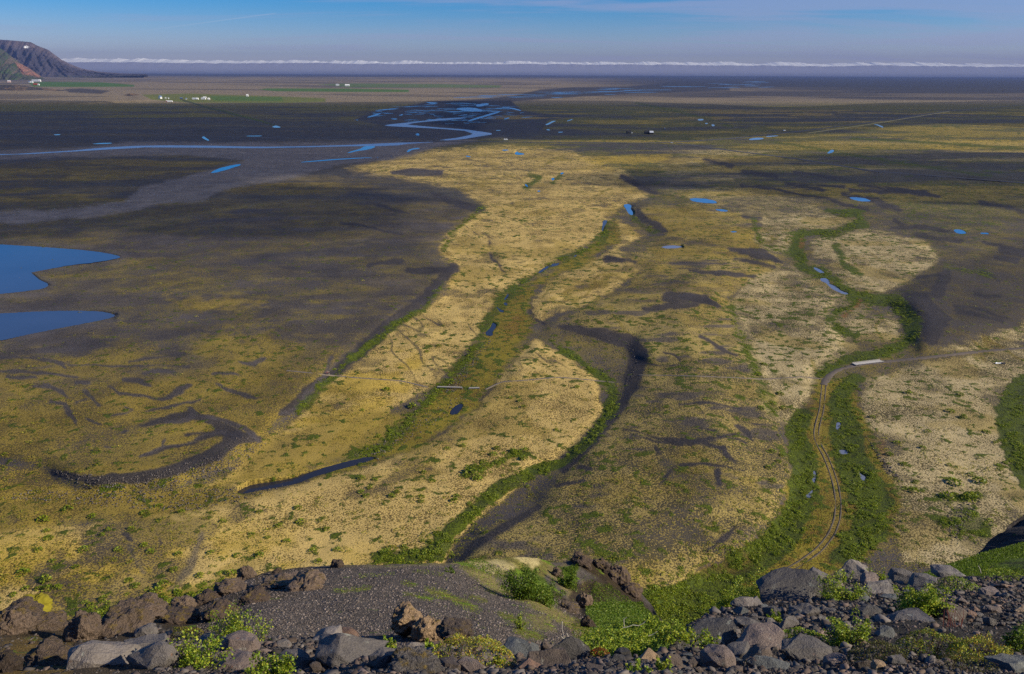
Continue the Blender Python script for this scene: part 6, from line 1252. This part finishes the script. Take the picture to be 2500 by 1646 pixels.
# planks lying by the gravel road
root = empty("plank_stack", ground_at(2440, 888, .15), .2); MB().box((0, 0, .12), (4.2, .7, .22), bev=.02).build("plank", M_white, root); MB().box((-1.6, .25, .3), (1.8, .35, .14), .5).build("plank", M_white, root); MB().box((1.6, -.5, .1), (1.6, 1.0, .5)).build("support_block", M_dark, root)
tag(root, "pale planks lying beside the gravel road at the right edge", "planks")
def person(px, py, jc, tc, label, rz, pack=None):
    p = ground_at(px, py); root_loc = p
    J = {'pel': (0, 0, .95, .15), 'ch': (0, .02, 1.30, .17), 'nk': (0, .02, 1.52, .065), 'hd': (0, .04, 1.68, .11), 'top': (0, .04, 1.76, .08), 'sl': (-.19, 0, 1.43, .07), 'el': (-.25, .02, 1.15, .05), 'wl': (-.22, .14, .93, .035), 'hl': (-.21, .18, .86, .04), 'sr': (.19, 0, 1.43, .07), 'er': (.25, .02, 1.15, .05), 'wr': (.22, .14, .93, .035), 'hr': (.21, .18, .86, .04),
         'tl': (-.10, 0, .88, .10), 'kl': (-.11, .05, .48, .065), 'al': (-.11, -.02, .09, .045), 'fl': (-.12, .16, .04, .04), 'tr': (.10, 0, .88, .10), 'kr': (.11, .02, .48, .065), 'ar': (.12, -.10, .09, .045), 'fr': (.13, .08, .04, .04)}
    E = [('pel', 'ch'), ('ch', 'nk'), ('nk', 'hd'), ('hd', 'top'), ('ch', 'sl'), ('sl', 'el'), ('el', 'wl'), ('wl', 'hl'), ('ch', 'sr'), ('sr', 'er'), ('er', 'wr'), ('wr', 'hr'), ('pel', 'tl'), ('tl', 'kl'), ('kl', 'al'), ('al', 'fl'), ('pel', 'tr'), ('tr', 'kr'), ('kr', 'ar'), ('ar', 'fr')]
    def skin(name, keys, grow, mat, parent):
        bm = bmesh.new(); ly = bm.verts.layers.skin.verify(); vs = {}
        for i, k in enumerate(keys): v = bm.verts.new(J[k][:3]); v[ly].radius = (J[k][3] + grow, J[k][3] + grow); v[ly].use_root = (i == 0); vs[k] = v
        for a, c in E:
            if a in vs and c in vs: bm.edges.new((vs[a], vs[c]))
        me = bpy.data.meshes.new(name); bm.to_mesh(me); bm.free(); o = link(name, me, mat, parent); o.modifiers.new("skin", 'SKIN'); sb = o.modifiers.new("sub", 'SUBSURF'); sb.levels = sb.render_levels = 1; return o
    body = skin("person", list(J), 0, plain_mat("skin_tone", (.50, .32, .24), .6, .05, 3), None); body.location = root_loc; body.rotation_euler = (0, 0, rz)
    skin("jacket", ['pel', 'ch', 'sl', 'el', 'wl', 'sr', 'er', 'wr'], .018, plain_mat("jacket_cloth", jc, .8, .1, 5), body); skin("trousers", ['pel', 'tl', 'kl', 'al', 'tr', 'kr', 'ar'], .016, plain_mat("trouser_cloth", tc, .85, .1, 5), body)
    bmh = bmesh.new(); bmesh.ops.create_uvsphere(bmh, u_segments=12, v_segments=8, radius=.125, matrix=Matrix.Translation((0, .03, 1.74)) @ Matrix.Diagonal((1, 1.1, .7, 1))); mh = bpy.data.meshes.new("hat"); bmh.to_mesh(mh); bmh.free(); link("hat", mh, plain_mat("hat_cloth", pack or (.7, .62, .45), .8), body)
    MB().box((0, -.24, 1.26), (.34, .22, .52), bev=.05).build("backpack", plain_mat("pack_cloth", (.10, .02, .03), .8), body)
    return tag(body, label, "person", "hikers where the path meets the gravel terrace")
person(796, 917, (.09, .05, .10), (.03, .03, .05), "person in dark purple clothes, left of the group on the path", 1.9, (.12, .10, .12)); person(799.5, 916, (.42, .18, .16), (.05, .03, .04), "person in a reddish jacket in the middle of the group on the path", 1.7, (.7, .5, .48)); person(803.5, 917, (.06, .04, .04), (.55, .52, .48), "person in dark top and pale trousers, right of the group on the path", 1.8)

def vehicle(px, py, L, hgt, mat, name, label, rz=0.0, lift=.5):
    root = empty(name, ground_at(px, py, lift), rz); wd = 1.9 if L < 5.5 else 2.3
    if hgt > 2.1: prof = [(-L / 2, .45), (-L / 2, hgt), (L * .28, hgt), (L * .40, hgt * .62), (L / 2, hgt * .5), (L / 2, .45)]
    else: prof = [(-L / 2, .4), (-L / 2, hgt * .66), (-L * .38, hgt), (L * .12, hgt), (L * .26, hgt * .66), (L / 2, hgt * .56), (L / 2, .4)]
    MB().prism(prof, -wd / 2, wd / 2).build("body", mat, root)
    for s in (-1, 1): MB().box((-L * .1, s * (wd / 2 + .01), hgt * .78), (L * .45, .02, hgt * .24)).build("window", M_glass, root)
    for x in (-L * .3, L * .3):
        for s in (-1, 1):
            wl = MB(); wl.tube([(x, s * (wd / 2 - .22), .36), (x, s * (wd / 2 + .03), .36)], .36, 14); wl.build("wheel", M_tyre, root)
    return tag(root, label, "vehicle")
vehicle(1235, 343, 7.5, 3.0, M_white, "camper_van", "white camper van on the far road right of the river", .1); vehicle(1640, 350.5, 4.6, 1.6, M_white, "car", "small white car by the far road junction"); vehicle(1623, 315.5, 5, 2.6, M_white, "van", "white van alone on the far plain beyond the huts", 1.4, .2); vehicle(1915, 320.5, 5.5, 2.4, M_white, "van", "tiny white van on the far road running up to the right", .3); vehicle(1542, 326, 5, 2.2, M_white, "van", "white van parked beside the dark hut on the far plain", .2, .2)
M_wall = {'white': M_white, 'red': M_red, 'dark': M_dark, 'pink': plain_mat("pinkish_paint", (.65, .45, .42), .7, .08, 2)}
def house(px, py, L, wd, hgt, wall, roof, name, label, rz, group, gable=.5):
    root = empty(name, ground_at(px, py, 0), rz)
    MB().prism([(-wd / 2, -1), (-wd / 2, hgt), (0, hgt + wd * gable - .1), (wd / 2, hgt), (wd / 2, -1)], -L / 2, L / 2, 'x').build("wall", M_wall[wall], root)
    e = wd / 2 + .4; MB().prism([(-e, hgt - .4 * gable * 2), (0, hgt + wd * gable), (e, hgt - .4 * gable * 2), (e, hgt - .4 * gable * 2 + .25), (0, hgt + wd * gable + .28), (-e, hgt - .4 * gable * 2 + .25)], -L / 2 - .4, L / 2 + .4, 'x').build("roof", roof, root)
    if L < 45:
        for i in range(3): MB().box((-L * .3 + i * L * .3, -wd / 2 - .02, hgt * .55), (L * .12, .08, hgt * .3)).build("window", M_glass, root)
        MB().box((L * .42, -wd / 2 - .02, hgt * .36), (1.2, .1, hgt * .72)).build("door", M_dark, root)
    return tag(root, label, "farm building", group)
gA, gB, gC, gD = "farm under the mountain", "farm in front of the green hayfields", "far farm on the plain", "dark huts by the far road"
house(391.5, 241, 14, 11, 8, 'white', M_roofb, "farmhouse", "white gabled house with a blue roof, leftmost of the middle farm", 1.3, gB); house(404.5, 241, 6, 5, 3.5, 'white', M_roofg, "shed", "small white shed just right of the gabled house", .2, gB); house(412, 242, 5, 5, 3.5, 'white', M_roofg, "shed", "second small white shed right of the gabled house", .4, gB)
house(415, 249, 22, 5, 2.6, 'white', M_white, "barn", "long low white row of buildings in front of the gabled house", .05, gB); house(407, 248.5, 4, 4, 4, 'red', M_roofg, "shed", "tiny reddish shed left of the long low row", .2, gB); house(443, 242.5, 12, 7, 4, 'dark', M_roofb, "barn", "dark barn with a bluish roof between the sheds and the pale barns", .1, gB); house(455, 243, 6, 5, 4, 'white', M_roofb, "shed", "small pale blue roofed shed left of the pale barns", .2, gB)
house(475, 243, 20, 9, 4, 'white', M_roofg, "barn", "left one of two pale barns in the middle farm", .08, gB, .4); house(482.5, 243.2, 9, 9, 4, 'white', M_white, "barn", "right one of two pale barns in the middle farm", .08, gB, .4); house(497, 243, 20, 10, 4, 'white', M_roofg, "barn", "grey arched barn right of the two pale barns", .05, gB, .45); house(500, 239.8, 15, 6, 4, 'white', M_white, "barn", "white barn behind the grey arched barn", .05, gB); house(510, 244, 9, 8, 5, 'white', M_white, "farmhouse", "white house at the right end of the middle farm", .1, gB)
house(88.5, 199.2, 95, 22, 12, 'white', M_roofg, "barn", "long white barn under the mountain", .05, gA); house(97, 199.4, 25, 20, 14, 'white', M_white, "barn", "white block at the right end of the long barn", .05, gA); house(78, 202.5, 24, 16, 10, 'white', M_roofg, "farmhouse", "white house in front of the long barn under the mountain", .1, gA); house(72, 201.8, 16, 14, 8, 'white', M_roofb, "shed", "small pale shed left of the white house under the mountain", .1, gA); house(87.5, 207.5, 40, 12, 6, 'red', M_red, "shed", "low red roofed shed on the green field under the mountain", .05, gA); house(94.5, 208.3, 14, 10, 7, 'white', M_white, "shed", "white shed right of the red roofed one", .05, gA); house(22.5, 201, 30, 20, 12, 'pink', M_roofg, "farmhouse", "pinkish white house alone at the foot of the green hillside", .3, gA)
house(824, 209.5, 30, 14, 9, 'white', M_roofg, "farmhouse", "left white house of the far farm on the plain", .1, gC); house(848, 210.5, 40, 16, 9, 'white', M_white, "farmhouse", "right white house of the far farm on the plain", .1, gC); house(604, 235.7, 10, 9, 6, 'white', M_white, "shed", "white shed alone in the yellow green field", .1, gC)
house(1535, 326.5, 9, 6, 4, 'dark', M_dark, "hut", "single dark hut left on the far plain", .3, gD); house(1580, 327, 12, 6, 3.5, 'dark', M_dark, "hut", "left dark hut of the right hand pair on the far plain", .1, gD); house(1590, 327.5, 8, 6, 3.5, 'dark', M_white, "hut", "dark hut with a pale roof in the right hand pair", .1, gD)
